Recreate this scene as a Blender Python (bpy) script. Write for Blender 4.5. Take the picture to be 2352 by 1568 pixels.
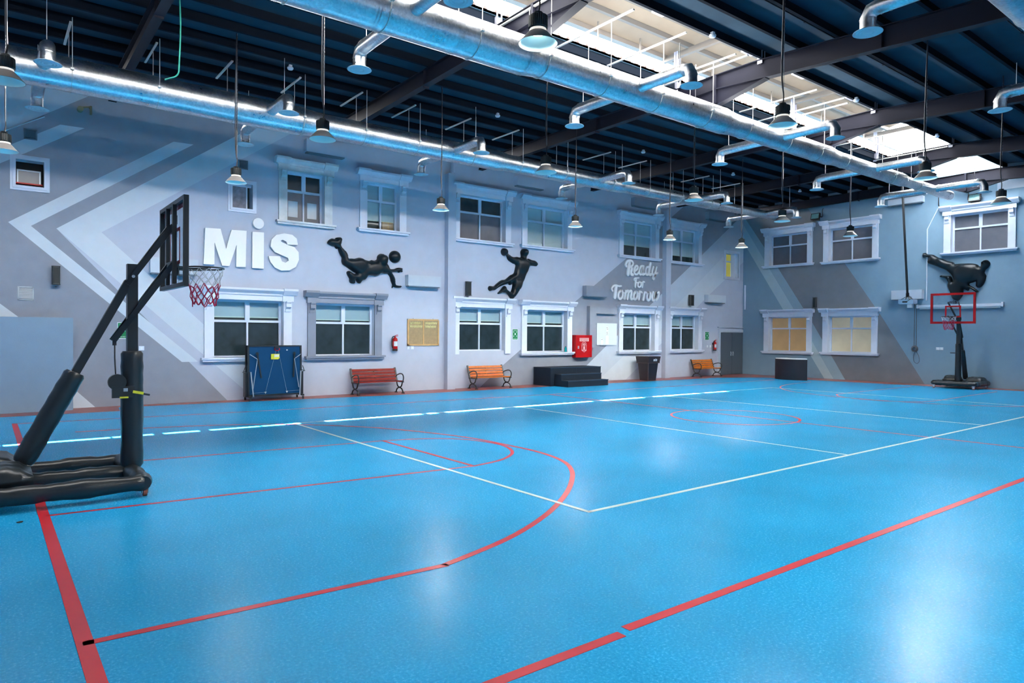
import bpy, bmesh, math, random
from math import pi, sin, cos, tan, atan, atan2, sqrt, radians
from mathutils import Vector, Matrix
from mathutils.geometry import delaunay_2d_cdt

random.seed(7)
sc = bpy.context.scene
for o in list(bpy.data.objects):
    bpy.data.objects.remove(o, do_unlink=True)
COL = sc.collection

# ------------------------------------------------------------------ camera
YAW, PITCH, ROLL = 0.911736, -0.010964, -0.0071685
cam_d = bpy.data.cameras.new('camera')
cam_d.sensor_width = 36.0
cam_d.lens = 1564.05 / 2352 * 36.0
cam_d.clip_start, cam_d.clip_end = 0.05, 200
cam = bpy.data.objects.new('camera', cam_d)
COL.objects.link(cam)
_f = Vector((cos(PITCH) * cos(YAW), cos(PITCH) * sin(YAW), sin(PITCH)))
_r = Vector((sin(YAW), -cos(YAW), 0))
_d = _f.cross(_r)
_R = cos(ROLL) * _r + sin(ROLL) * _d
_D = -sin(ROLL) * _r + cos(ROLL) * _d
cam.matrix_world = Matrix(((_R.x, -_D.x, -_f.x, 0), (_R.y, -_D.y, -_f.y, 0), (_R.z, -_D.z, -_f.z, 1.7), (0, 0, 0, 1)))
sc.camera = cam

# ------------------------------------------------------------------ sky, sun, exposure
world = bpy.data.worlds.new('sky')
sc.world = world
world.use_nodes = True
_bg = world.node_tree.nodes['Background']
_bg.inputs[0].default_value = (1.0, 0.985, 0.95, 1)
_bg.inputs[1].default_value = 41.0
SUN_SLOPE = 1.85                      # rise over run; the sun stands beyond the right-hand roof slope
sun_d = bpy.data.lights.new('sun', 'SUN')
sun_d.energy = 210.0
sun_d.angle = radians(0.2)
sun_d.color = (1.0, 0.95, 0.88)
sun = bpy.data.objects.new('sun', sun_d)
COL.objects.link(sun)
sun.rotation_euler = Vector((0.0, 1.0, -SUN_SLOPE)).to_track_quat('-Z', 'Y').to_euler()
sun.location = (10, -20, 40)
sc.view_settings.view_transform = 'Standard'
sc.view_settings.look = 'None'
sc.view_settings.exposure = 0.15
sc.view_settings.gamma = 1.0
sc.view_settings.use_curve_mapping = False
LAMP_POWER = ((15, 60, 190, 290, 420, 600), (14, 14, 14, 14, 30, 60), (380, 310, 220, 40), (480, 460, 360, 200))   # watts, row by row

# ------------------------------------------------------------------ room size (metres)
YW, XB = 17.7, 26.7                   # the windowed wall and the far end wall
YR, XN = -1.9, -2.4                   # the two walls behind the camera

# ------------------------------------------------------------------ materials
MATS = {}
def mat(name, col, rough=0.5, metal=0.0, spec=0.5, var=0.0, scale=3.0, bump=0.0, bscale=40.0, emit=None, estr=0.0, coat=0.0):
    if name in MATS:
        return MATS[name]
    m = bpy.data.materials.new(name)
    m.use_nodes = True
    nt = m.node_tree
    b = nt.nodes['Principled BSDF']
    b.inputs['Base Color'].default_value = (*col, 1)
    b.inputs['Roughness'].default_value = rough
    b.inputs['Metallic'].default_value = metal
    b.inputs['Specular IOR Level'].default_value = spec
    b.inputs['Coat Weight'].default_value = coat
    if emit:
        b.inputs['Emission Color'].default_value = (*emit, 1)
        b.inputs['Emission Strength'].default_value = estr
    if var or bump:
        tc = nt.nodes.new('ShaderNodeTexCoord')
    if var:
        n = nt.nodes.new('ShaderNodeTexNoise')
        n.inputs['Scale'].default_value = scale
        n.inputs['Detail'].default_value = 5
        nt.links.new(tc.outputs['Object'], n.inputs['Vector'])
        r = nt.nodes.new('ShaderNodeMapRange')
        r.inputs['From Min'].default_value = 0.3
        r.inputs['From Max'].default_value = 0.7
        r.inputs['To Min'].default_value = 1 - var
        r.inputs['To Max'].default_value = 1 + var
        nt.links.new(n.outputs['Fac'], r.inputs['Value'])
        mx = nt.nodes.new('ShaderNodeMix')
        mx.data_type = 'RGBA'
        mx.blend_type = 'MULTIPLY'
        mx.inputs['Factor'].default_value = 1
        mx.inputs['A'].default_value = (*col, 1)
        nt.links.new(r.outputs['Result'], mx.inputs['B'])
        nt.links.new(mx.outputs['Result'], b.inputs['Base Color'])
    if bump:
        n2 = nt.nodes.new('ShaderNodeTexNoise')
        n2.inputs['Scale'].default_value = bscale
        n2.inputs['Detail'].default_value = 3
        nt.links.new(tc.outputs['Object'], n2.inputs['Vector'])
        bp = nt.nodes.new('ShaderNodeBump')
        bp.inputs['Strength'].default_value = bump
        bp.inputs['Distance'].default_value = 0.01
        nt.links.new(n2.outputs['Fac'], bp.inputs['Height'])
        nt.links.new(bp.outputs['Normal'], b.inputs['Normal'])
    MATS[name] = m
    return m

def floor_material():
    m = mat('court_vinyl', (0.02, 0.34, 0.74), 0.24, spec=0.09)
    nt = m.node_tree
    b = nt.nodes['Principled BSDF']
    tc = nt.nodes.new('ShaderNodeTexCoord')
    fine = nt.nodes.new('ShaderNodeTexNoise')
    fine.inputs['Scale'].default_value = 55
    fine.inputs['Detail'].default_value = 4
    fine.inputs['Roughness'].default_value = 0.75
    big = nt.nodes.new('ShaderNodeTexNoise')
    big.inputs['Scale'].default_value = 0.8
    big.inputs['Detail'].default_value = 3
    for n in (fine, big):
        nt.links.new(tc.outputs['Object'], n.inputs['Vector'])
    cr = nt.nodes.new('ShaderNodeValToRGB')
    e = cr.color_ramp.elements
    e[0].position, e[0].color = 0.34, (0.008, 0.262, 0.58, 1)
    e[1].position, e[1].color = 0.68, (0.026, 0.40, 0.745, 1)
    nt.links.new(fine.outputs['Fac'], cr.inputs['Fac'])
    mr = nt.nodes.new('ShaderNodeMapRange')
    mr.inputs['From Min'].default_value, mr.inputs['From Max'].default_value = 0.3, 0.7
    mr.inputs['To Min'].default_value, mr.inputs['To Max'].default_value = 0.92, 1.08
    nt.links.new(big.outputs['Fac'], mr.inputs['Value'])
    mx = nt.nodes.new('ShaderNodeMix')
    mx.data_type, mx.blend_type = 'RGBA', 'MULTIPLY'
    mx.inputs['Factor'].default_value = 1
    nt.links.new(cr.outputs['Color'], mx.inputs['A'])
    nt.links.new(mr.outputs['Result'], mx.inputs['B'])
    nt.links.new(mx.outputs['Result'], b.inputs['Base Color'])
    rr = nt.nodes.new('ShaderNodeMapRange')
    rr.inputs['From Min'].default_value, rr.inputs['From Max'].default_value = 0.3, 0.7
    rr.inputs['To Min'].default_value, rr.inputs['To Max'].default_value = 0.20, 0.30
    nt.links.new(fine.outputs['Fac'], rr.inputs['Value'])
    nt.links.new(rr.outputs['Result'], b.inputs['Roughness'])
    bp = nt.nodes.new('ShaderNodeBump')
    bp.inputs['Strength'].default_value = 0.08
    bp.inputs['Distance'].default_value = 0.004
    nt.links.new(fine.outputs['Fac'], bp.inputs['Height'])
    nt.links.new(bp.outputs['Normal'], b.inputs['Normal'])
    return m

def zinc_material():
    m = mat('galvanised', (0.72, 0.75, 0.79), 0.3, metal=1.0)
    nt = m.node_tree
    b = nt.nodes['Principled BSDF']
    tc = nt.nodes.new('ShaderNodeTexCoord')
    vo = nt.nodes.new('ShaderNodeTexVoronoi')
    vo.inputs['Scale'].default_value = 34
    nz = nt.nodes.new('ShaderNodeTexNoise')
    nz.inputs['Scale'].default_value = 2.5
    nz.inputs['Detail'].default_value = 6
    for n in (vo, nz):
        nt.links.new(tc.outputs['Object'], n.inputs['Vector'])
    sep = nt.nodes.new('ShaderNodeSeparateColor')
    nt.links.new(vo.outputs['Color'], sep.inputs['Color'])
    ad = nt.nodes.new('ShaderNodeMath')
    ad.operation = 'MULTIPLY_ADD'
    ad.inputs[1].default_value = 0.35
    nt.links.new(sep.outputs['Red'], ad.inputs[0])
    nt.links.new(nz.outputs['Fac'], ad.inputs[2])
    cr = nt.nodes.new('ShaderNodeValToRGB')
    e = cr.color_ramp.elements
    e[0].position, e[0].color = 0.35, (0.50, 0.53, 0.57, 1)
    e[1].position, e[1].color = 0.95, (0.86, 0.88, 0.90, 1)
    nt.links.new(ad.outputs['Value'], cr.inputs['Fac'])
    nt.links.new(cr.outputs['Color'], b.inputs['Base Color'])
    rr = nt.nodes.new('ShaderNodeMapRange')
    rr.inputs['To Min'].default_value, rr.inputs['To Max'].default_value = 0.20, 0.40
    nt.links.new(ad.outputs['Value'], rr.inputs['Value'])
    nt.links.new(rr.outputs['Result'], b.inputs['Roughness'])
    return m

def glass_material(name, tint, gloss):
    m = bpy.data.materials.new(name)
    m.use_nodes = True
    nt = m.node_tree
    nt.nodes.clear()
    out = nt.nodes.new('ShaderNodeOutputMaterial')
    tr = nt.nodes.new('ShaderNodeBsdfTransparent')
    tr.inputs[0].default_value = (*tint, 1)
    gl = nt.nodes.new('ShaderNodeBsdfGlossy')
    gl.inputs['Roughness'].default_value = gloss
    gl.inputs[0].default_value = (0.9, 0.95, 1, 1)
    fr = nt.nodes.new('ShaderNodeFresnel')
    fr.inputs['IOR'].default_value = 1.45
    mx = nt.nodes.new('ShaderNodeMixShader')
    ge = nt.nodes.new('ShaderNodeNewGeometry')
    front = nt.nodes.new('ShaderNodeMath')           # reflect on the entering face only
    front.operation = 'SUBTRACT'
    front.inputs[0].default_value = 1.0
    nt.links.new(ge.outputs['Backfacing'], front.inputs[1])
    mul = nt.nodes.new('ShaderNodeMath')
    mul.operation = 'MULTIPLY'
    nt.links.new(fr.outputs[0], mul.inputs[0])
    nt.links.new(front.outputs[0], mul.inputs[1])
    nt.links.new(mul.outputs[0], mx.inputs[0])
    nt.links.new(tr.outputs[0], mx.inputs[1])
    nt.links.new(gl.outputs[0], mx.inputs[2])
    nt.links.new(mx.outputs[0], out.inputs[0])
    MATS[name] = m
    return m

def translucent_material(name, col):
    m = bpy.data.materials.new(name)
    m.use_nodes = True
    nt = m.node_tree
    nt.nodes.clear()
    out = nt.nodes.new('ShaderNodeOutputMaterial')
    a = nt.nodes.new('ShaderNodeBsdfTranslucent')
    a.inputs[0].default_value = (*col, 1)
    d = nt.nodes.new('ShaderNodeBsdfDiffuse')
    d.inputs[0].default_value = (*col, 1)
    mx = nt.nodes.new('ShaderNodeMixShader')
    mx.inputs[0].default_value = 0.75
    nt.links.new(d.outputs[0], mx.inputs[1])
    nt.links.new(a.outputs[0], mx.inputs[2])
    nt.links.new(mx.outputs[0], out.inputs[0])
    MATS[name] = m
    return m

FLOOR = floor_material()
ZINC = zinc_material()
GLASS = glass_material('clear_glass', (0.93, 0.97, 0.97), 0.02)
TRANSP = translucent_material('added_diffuser_sheet', (0.74, 0.76, 0.78))
TRANSL = translucent_material('translucent_roof_sheet', (0.50, 0.53, 0.56))
P_BASE = mat('wall_paint_lavender', (0.49, 0.53, 0.635), 0.75, spec=0.25, var=0.03, bump=0.15, bscale=60)
P_LIGHT = mat('wall_paint_white', (0.60, 0.66, 0.73), 0.75, spec=0.25, var=0.03, bump=0.15, bscale=60)
P_MID = mat('wall_paint_pale', (0.53, 0.595, 0.68), 0.75, spec=0.25, var=0.03, bump=0.15, bscale=60)
P_GREY = mat('wall_paint_grey', (0.27, 0.29, 0.345), 0.75, spec=0.25, var=0.05, bump=0.15, bscale=60)
P_END = mat('wall_paint_end_dimmed', (0.195, 0.305, 0.40), 0.75, spec=0.25, var=0.03, bump=0.15, bscale=60)  # this and next three: wall paints darkened, end wall's dimness put into the colour
P_ENDW = mat('wall_paint_white_dimmed', (0.38, 0.49, 0.54), 0.75, spec=0.25, var=0.03, bump=0.15, bscale=60)
P_ENDM = mat('wall_paint_pale_dimmed', (0.27, 0.38, 0.46), 0.75, spec=0.25, var=0.03, bump=0.15, bscale=60)
P_ENDG = mat('wall_paint_grey_dimmed', (0.18, 0.195, 0.22), 0.75, spec=0.25, var=0.05, bump=0.15, bscale=60)
P_BOX = mat('wall_paint_boxing_dimmed', (0.22, 0.31, 0.41), 0.75, spec=0.25, var=0.03, bump=0.15, bscale=60)  # pale paint darkened; the corner's dimness is put into this colour
P_PLAIN = mat('wall_paint_plain', (0.45, 0.53, 0.66), 0.8, spec=0.2)
WHITE = mat('white_gloss_trim', (0.74, 0.79, 0.90), 0.45, var=0.03, scale=5)
STAINED = mat('white_trim_stained', (0.66, 0.68, 0.70), 0.5, var=0.16, scale=4)
GREYTRIM = mat('grey_trim', (0.235, 0.255, 0.315), 0.5, var=0.05)
SASH = mat('white_sash', (0.72, 0.78, 0.90), 0.4)
FROST = mat('frosted_dark_pane', (0.022, 0.036, 0.042), 0.16, spec=0.45, var=0.35, scale=2.2)
SCREENPANE = mat('grey_screened_pane', (0.10, 0.105, 0.13), 0.25, var=0.12, scale=3)
BLIND = mat('roller_blind', (0.42, 0.53, 0.60), 0.8)
BLINDUP = mat('roller_blind_white', (0.64, 0.72, 0.76), 0.8)
BLINDEDGE = mat('roller_blind_hem', (0.62, 0.72, 0.66), 0.7)
DARKROOM = mat('unlit_room_behind', (0.020, 0.032, 0.034), 0.6, var=0.4, scale=3)
BLACKVOID = mat('black_opening', (0.006, 0.006, 0.008), 0.9)
CEIL = mat('roof_deck_navy', (0.019, 0.042, 0.065), 0.85, spec=0.12, var=0.1, scale=2)
PURL = mat('purlin_steel_black', (0.005, 0.008, 0.014), 0.85, spec=0.06)
STEEL = mat('rafter_steel_navy', (0.009, 0.0095, 0.018), 0.55, spec=0.15)
TAN = mat('monitor_roof_beige', (0.30, 0.235, 0.175), 0.6, var=0.08, scale=2)
TANDARK = mat('monitor_steel_grey', (0.16, 0.135, 0.115), 0.5)
POSTW = mat('pale_steel_post', (0.42, 0.42, 0.50), 0.45)
RUST = mat('brown_sheet_edge', (0.16, 0.10, 0.09), 0.7, var=0.2)
BLACK = mat('black_steel', (0.012, 0.014, 0.018), 0.38, spec=0.5)
PAD = mat('black_vinyl_pad', (0.014, 0.018, 0.022), 0.30, spec=0.5, bump=0.5, bscale=9)
RUBBER = mat('black_rubber', (0.012, 0.012, 0.014), 0.7)
CHROME = mat('chrome', (0.62, 0.63, 0.65), 0.35, metal=0.8)
WHEELRED = mat('caster_red_brown', (0.30, 0.07, 0.04), 0.45)
RED_LINE = mat('red_line_paint', (0.56, 0.014, 0.028), 0.35, var=0.06)
WHITE_LINE = mat('white_line_paint', (0.60, 0.74, 0.72), 0.4, var=0.05)
BORDER = mat('brick_red_border', (0.30, 0.075, 0.060), 0.33, var=0.08, scale=6)
BLACKART = mat('black_relief_lacquer', (0.004, 0.009, 0.014), 0.34, spec=0.28)
WHITELET = mat('white_letter_board', (0.93, 0.94, 0.96), 0.45)
RED = mat('fire_red', (0.42, 0.003, 0.006), 0.4, spec=0.25)
REDDEEP = mat('red_frame', (0.52, 0.03, 0.06), 0.4)
GREEN = mat('sign_green', (0.0, 0.20, 0.055), 0.45)
SIGNW = mat('sign_white', (0.82, 0.88, 0.9), 0.5)
CORK = mat('hessian_brown', (0.36, 0.25, 0.13), 0.9, var=0.12, scale=14)
PINE = mat('pine_frame', (0.62, 0.36, 0.14), 0.5, var=0.1, scale=8)
CREAM = mat('cream_cutout', (0.72, 0.63, 0.28), 0.6, var=0.15, scale=30)
WOODRED = mat('varnished_red_slat', (0.22, 0.009, 0.003), 0.5, spec=0.22, var=0.12, scale=10)
WOODORANGE = mat('varnished_orange_slat', (0.55, 0.125, 0.005), 0.45, spec=0.3, var=0.12, scale=10)
WOODAMBER = mat('varnished_amber_slat', (0.58, 0.15, 0.006), 0.45, spec=0.3, var=0.12, scale=10)
NAVY = mat('navy_carpet', (0.0025, 0.0105, 0.024), 0.95, var=0.1, scale=30, bump=0.4, bscale=150)
TTBLUE = mat('table_blue', (0.0008, 0.048, 0.135), 0.6, spec=0.18, var=0.04)
YELLOW = mat('yellow_label', (0.72, 0.66, 0.03), 0.5)
GREYSTEEL = mat('grey_tube', (0.42, 0.47, 0.53), 0.35, metal=0.4)
BROWN = mat('dark_brown_laminate', (0.014, 0.007, 0.010), 0.42, var=0.1)
BROWNEDGE = mat('brown_edge_strip', (0.10, 0.06, 0.05), 0.5)
COUNTER = mat('espresso_laminate', (0.010, 0.007, 0.012), 0.35)
GREYDOOR = mat('door_grey', (0.075, 0.10, 0.125), 0.45)
SPKBODY = mat('speaker_metal', (0.05, 0.055, 0.055), 0.4, metal=0.3)
GRILLE = mat('speaker_grille', (0.010, 0.013, 0.013), 0.6)
LOUVRE = mat('louvre_grey', (0.16, 0.19, 0.23), 0.5)
LOUVREW = mat('louvre_white', (0.50, 0.53, 0.56), 0.5)
PLASTIC = mat('white_plastic', (0.74, 0.80, 0.88), 0.4)
SHADE_OUT = mat('lamp_shade_outside', (0.40, 0.365, 0.34), 0.35, metal=0.3)
SHADE_IN = mat('lamp_shade_inside', (0.62, 0.80, 0.80), 0.4)
LAMP_GLOW = mat('lamp_lens', (0.8, 0.95, 0.95), 0.4, emit=(0.75, 1.0, 0.95), estr=0.9)
LAMP_HOT = mat('lamp_lens_hot', (0.8, 0.95, 0.95), 0.4, emit=(0.8, 1.0, 0.93), estr=9.0)
RIMGLOW = mat('lamp_collar', (0.85, 0.9, 0.85), 0.4, emit=(1.0, 0.9, 0.75), estr=0.7)
LAMPBODY = mat('lamp_heat_sink', (0.012, 0.017, 0.019), 0.5)
CABLE = mat('black_cable', (0.015, 0.015, 0.022), 0.5)
CHAIN = mat('steel_chain', (0.45, 0.44, 0.46), 0.4, metal=0.7)
DIFF = mat('diffuser_white', (0.56, 0.66, 0.72), 0.4)
ROD = mat('hanger_zinc', (0.62, 0.60, 0.58), 0.45, metal=0.4)
TEAL = mat('teal_bottle', (0.0, 0.30, 0.32), 0.25)
NETW = mat('net_white', (0.50, 0.53, 0.56), 0.8)
NETR = mat('net_red', (0.42, 0.012, 0.06), 0.8)
GREENSTRAP = mat('green_strap', (0.01, 0.22, 0.16), 0.7)
AMBERGLOW = mat('lit_amber_pane', (0.35, 0.22, 0.10), 0.3, var=0.15, scale=1.5, emit=(0.42, 0.28, 0.14), estr=0.22)
CREAMGLOW = mat('lit_cream_pane', (0.40, 0.36, 0.26), 0.3, var=0.2, scale=1.2, emit=(0.50, 0.44, 0.32), estr=0.26)
YELLOWGLOW = mat('lit_yellow_pane', (0.35, 0.33, 0.06), 0.3, emit=(0.55, 0.50, 0.10), estr=0.30)
PAPER = mat('paper', (0.70, 0.76, 0.82), 0.7)
INK = mat('black_print', (0.02, 0.02, 0.03), 0.6)
CARDBOARD = mat('cardboard', (0.45, 0.30, 0.18), 0.8)
FLOODGLASS = mat('flood_glass', (0.12, 0.26, 0.28), 0.15, var=0.2, scale=30)
ACRYLIC = glass_material('backboard_acrylic', (0.86, 0.90, 0.92), 0.03)

# ------------------------------------------------------------------ mesh builder
class MB:
    def __init__(s):
        s.v, s.f, s.sm, s.mi = [], [], [], []
        s.T = None
    def add(s, vs, fs, smooth=False, mi=0):
        n = len(s.v)
        T = s.T
        s.v += [tuple(T(*p)) if T else tuple(p) for p in vs]
        for f in fs:
            s.f.append([n + i for i in f])
            s.sm.append(smooth)
            s.mi.append(mi)
        return s
    def box(s, x0, x1, y0, y1, z0, z1, mi=0):
        v = [(x, y, z) for z in (z0, z1) for y in (y0, y1) for x in (x0, x1)]
        return s.add(v, [(0, 2, 3, 1), (4, 5, 7, 6), (0, 1, 5, 4), (2, 6, 7, 3), (0, 4, 6, 2), (1, 3, 7, 5)], mi=mi)
    def bar(s, p, q, w, h, up=(0, 0, 1), mi=0):
        p, q = Vector(p), Vector(q)
        d = (q - p).normalized()
        a = d.cross(Vector(up))
        if a.length < 1e-4:
            a = d.cross(Vector((1, 0, 0)))
        a.normalize()
        b = a.cross(d).normalized()
        v = []
        for c in (p, q):
            for i, j in ((-1, -1), (1, -1), (1, 1), (-1, 1)):
                v.append(c + a * (i * w / 2) + b * (j * h / 2))
        return s.add(v, [(0, 1, 2, 3), (7, 6, 5, 4), (0, 4, 5, 1), (1, 5, 6, 2), (2, 6, 7, 3), (3, 7, 4, 0)], mi=mi)
    def cone(s, p, q, r0, r1, n=16, caps=True, mi=0):
        p, q = Vector(p), Vector(q)
        d = (q - p).normalized()
        a = d.orthogonal().normalized()
        b = d.cross(a)
        ring = [(cos(2 * pi * i / n), sin(2 * pi * i / n)) for i in range(n)]
        v = [p + (a * c + b * t) * r0 for c, t in ring] + [q + (a * c + b * t) * r1 for c, t in ring]
        s.add(v, [(i, (i + 1) % n, n + (i + 1) % n, n + i) for i in range(n)], True, mi)
        if caps:
            if r0 > 1e-5:
                s.add(v[:n], [tuple(range(n - 1, -1, -1))], False, mi)
            if r1 > 1e-5:
                s.add(v[n:], [tuple(range(n))], False, mi)
        return s
    def cyl(s, p, q, r, n=16, caps=True, mi=0):
        return s.cone(p, q, r, r, n, caps, mi)
    def tube(s, pts, r, n=8, closed=False, caps=True, mi=0):
        P = [Vector(p) for p in pts]
        m = len(P)
        R = r if isinstance(r, (list, tuple)) else [r] * m
        prev = None
        v = []
        for i in range(m):
            if closed:
                t = P[(i + 1) % m] - P[i - 1]
            else:
                t = P[min(i + 1, m - 1)] - P[max(i - 1, 0)]
            t.normalize()
            if prev is None:
                a = t.orthogonal().normalized()
            else:
                a = prev - t * prev.dot(t)
                a = a.normalized() if a.length > 1e-5 else t.orthogonal().normalized()
            prev = a
            b = t.cross(a)
            v += [P[i] + (a * cos(2 * pi * k / n) + b * sin(2 * pi * k / n)) * R[i] for k in range(n)]
        fs = []
        for i in range(m if closed else m - 1):
            j = (i + 1) % m
            for k in range(n):
                fs.append((i * n + k, i * n + (k + 1) % n, j * n + (k + 1) % n, j * n + k))
        s.add(v, fs, True, mi)
        if caps and not closed:
            s.add(v[:n], [tuple(range(n - 1, -1, -1))], False, mi)
            s.add(v[-n:], [tuple(range(n))], False, mi)
        return s
    def lathe(s, prof, c=(0, 0, 0), n=24, mi=0, smooth=True):
        v = []
        for r, z in prof:
            v += [(c[0] + r * cos(2 * pi * k / n), c[1] + r * sin(2 * pi * k / n), c[2] + z) for k in range(n)]
        fs = []
        for i in range(len(prof) - 1):
            for k in range(n):
                fs.append((i * n + k, i * n + (k + 1) % n, (i + 1) * n + (k + 1) % n, (i + 1) * n + k))
        return s.add(v, fs, smooth, mi)
    def prism(s, poly, place, d0, d1, mi=0):
        """poly in a plane (a, b); place(a, b, d) gives the point"""
        n = len(poly)
        tri = tess(poly)
        v = [place(a, b, d0) for a, b in poly] + [place(a, b, d1) for a, b in poly]
        fs = [t for t in tri] + [tuple(n + i for i in reversed(t)) for t in tri]
        fs += [(i, (i + 1) % n, n + (i + 1) % n, n + i) for i in range(n)]
        return s.add(v, fs, mi=mi)
    def build(s, name, m, parent=None, recalc=True):
        me = bpy.data.meshes.new(name)
        org = Vector((0, 0, 0))
        q = parent
        while q is not None:
            org += q.location
            q = q.parent
        me.from_pydata([(v[0] - org.x, v[1] - org.y, v[2] - org.z) for v in s.v], [], s.f)
        ms = m if isinstance(m, (list, tuple)) else [m]
        for x in ms:
            me.materials.append(x)
        for p, sm, mi in zip(me.polygons, s.sm, s.mi):
            p.use_smooth = sm
            p.material_index = mi
        if recalc:
            bm = bmesh.new()
            bm.from_mesh(me)
            if recalc == 'weld':
                bmesh.ops.remove_doubles(bm, verts=bm.verts, dist=1e-5)
            bmesh.ops.recalc_face_normals(bm, faces=bm.faces)
            bm.to_mesh(me)
            bm.free()
        me.validate()
        o = bpy.data.objects.new(name, me)
        COL.objects.link(o)
        if parent is not None:
            o.parent = parent
        return o

def tess(poly):
    from mathutils.geometry import tessellate_polygon
    return tessellate_polygon([[Vector((a, b, 0)) for a, b in poly]])

def thing(name, label, cat, loc, group=None, rotz=0.0):
    o = bpy.data.objects.new(name, None)
    o.empty_display_size = 0.2
    COL.objects.link(o)
    o.location = loc
    o.rotation_euler = (0, 0, rotz)
    o['label'] = label
    o['category'] = cat
    if group:
        o['group'] = group
    return o
def tag(o, label, cat, group=None):
    o['label'] = label
    o['category'] = cat
    if group:
        o['group'] = group
    return o
def settle(o, loc):
    """move a one-mesh thing's origin to its base"""
    L = Vector(loc)
    o.data.transform(Matrix.Translation(-L))
    o.location = L
    return o
def structure(o):
    o['kind'] = 'structure'
    return o
def dup(root, loc, label=None, rotz=None):
    r = root.copy()
    COL.objects.link(r)
    r.location = loc
    if rotz is not None:
        r.rotation_euler = (0, 0, rotz)
    if label:
        r['label'] = label
    for ch in list(root.children):
        c = ch.copy()
        COL.objects.link(c)
        c.parent = r
        for g in list(ch.children):
            d = g.copy()
            COL.objects.link(d)
            d.parent = c
    return r

def left(u, d, z):      # point on the windowed wall, d metres out from it
    return (u, YW - d, z)
def back(u, d, z):      # point on the far end wall
    return (XB - d, u, z)
def spline(pts, k=6, closed=False):
    P = [Vector((p[0], p[1], p[2] if len(p) > 2 else 0)) for p in pts]
    n = len(P)
    out = []
    for i in range(n if closed else n - 1):
        if closed:
            a, b, c, d = P[i - 1], P[i], P[(i + 1) % n], P[(i + 2) % n]
        else:
            a, b, c, d = P[max(i - 1, 0)], P[i], P[i + 1], P[min(i + 2, n - 1)]
        for j in range(k):
            t = j / k
            out.append(0.5 * ((2 * b) + (c - a) * t + (2 * a - 5 * b + 4 * c - d) * t * t + (3 * b - a - 3 * c + d) * t ** 3))
    if not closed:
        out.append(P[-1])
    return out

# ================================================================== FLOOR
m = MB()
m.box(XN, XB, YR, YW, -0.15, 0.0)
floor = structure(m.build('floor', FLOOR))

def strip(a, b, w, z=0.0, h=0.0025, mi=0, mb=None):
    mb = mb or MB()
    mb.bar((a[0], a[1], z + h / 2), (b[0], b[1], z + h / 2), w, h)
    return mb
def arc_strip(pts, w, h=0.0025):
    mb = MB()
    P = [Vector((p[0], p[1])) for p in pts]
    n = len(P)
    v = []
    for i in range(n):
        t = (P[min(i + 1, n - 1)] - P[max(i - 1, 0)]).normalized()
        s = Vector((-t.y, t.x)) * (w / 2)
        for q in (P[i] + s, P[i] - s):
            v += [(q.x, q.y, h), (q.x, q.y, 0.0)]
    fs = []
    for i in range(n - 1):
        a, b = 4 * i, 4 * i + 4
        fs += [(a, a + 2, b + 2, b), (a, b, b + 1, a + 1), (a + 2, a + 3, b + 3, b + 2)]
    mb.add(v, fs)
    return mb
# red run-off border along the windowed wall and the far wall
m = MB()
H = 0.0018
edge = [(-2.4, 16.75), (2.28, 16.56), (2.36, 17.38), (5.4, 17.08), (9.1, 16.74), (14.3, 16.78), (17.2, 16.76), (23.4, 16.62), (25.15, 15.75), (25.5, 12.4), (26.1, 7.2), (26.15, -1.9)]
outer = [(26.7, -1.9), (26.7, 17.7), (-2.4, 17.7)]
m.prism(edge + outer, lambda a, b, d: (a, b, d), 0.0, H)
m.build('red_border', BORDER, floor)
def red(a, b, w=0.055):
    strip(a, b, w).build('red_line', RED_LINE, floor)
def white(a, b, w=0.045):
    strip(a, b, w, h=0.0032).build('white_line', WHITE_LINE, floor)
red((0.43, -1.6), (0.43, 15.36), 0.085)
red((0.43, 2.655), (2.86, 2.655), 0.07)
red((2.93, 2.69), (24.2, 2.66), 0.07)
red((0.45, 15.32), (4.7, 14.92), 0.05)
red((4.7, 14.92), (12.5, 14.56), 0.05)
red((12.5, 14.56), (24.2, 14.62), 0.05)
red((0.44, 7.54), (4.98, 7.2), 0.045)
red((0.44, 10.15), (4.98, 9.73), 0.045)
red((4.97, 7.2), (4.97, 9.74), 0.05)
red((12.6, 14.5), (12.68, 2.66), 0.05)
red((0.42, 4.33), (2.69, 4.23), 0.06)
arc_strip(spline([(2.66, 4.232), (3.45, 4.48), (4.14, 4.83), (4.75, 5.25), (5.29, 5.71), (5.80, 6.25), (6.14, 6.80), (6.32, 7.5), (6.33, 8.25), (6.28, 9.1), (6.06, 9.94), (5.75, 10.75), (5.39, 11.4), (4.67, 12.26), (3.9, 12.85), (3.01, 13.2), (2.1, 13.42), (1.2, 13.53)], 5), 0.06).build('red_line', RED_LINE, floor)
arc_strip(spline([(4.97, 7.2), (5.51, 7.34), (5.96, 7.67), (6.22, 8.15), (6.25, 8.6), (6.08, 9.14), (5.65, 9.52), (4.97, 9.73)], 6), 0.05).build('red_line', RED_LINE, floor)
cc = [(12.42 + 1.28 * cos(2 * pi * k / 48), 8.42 + 1.28 * sin(2 * pi * k / 48)) for k in range(49)]
arc_strip(cc, 0.05).build('red_line', RED_LINE, floor)
arc_strip(spline([(24.3, 13.2), (22.3, 12.95), (20.85, 12.38), (19.8, 11.5), (19.25, 10.5), (18.95, 9.4), (18.89, 8.4), (19.1, 7.2), (19.6, 6.2), (20.34, 5.5), (21.6, 4.9), (23.0, 4.6), (24.3, 4.5)], 6), 0.05).build('red_line', RED_LINE, floor)
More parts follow.
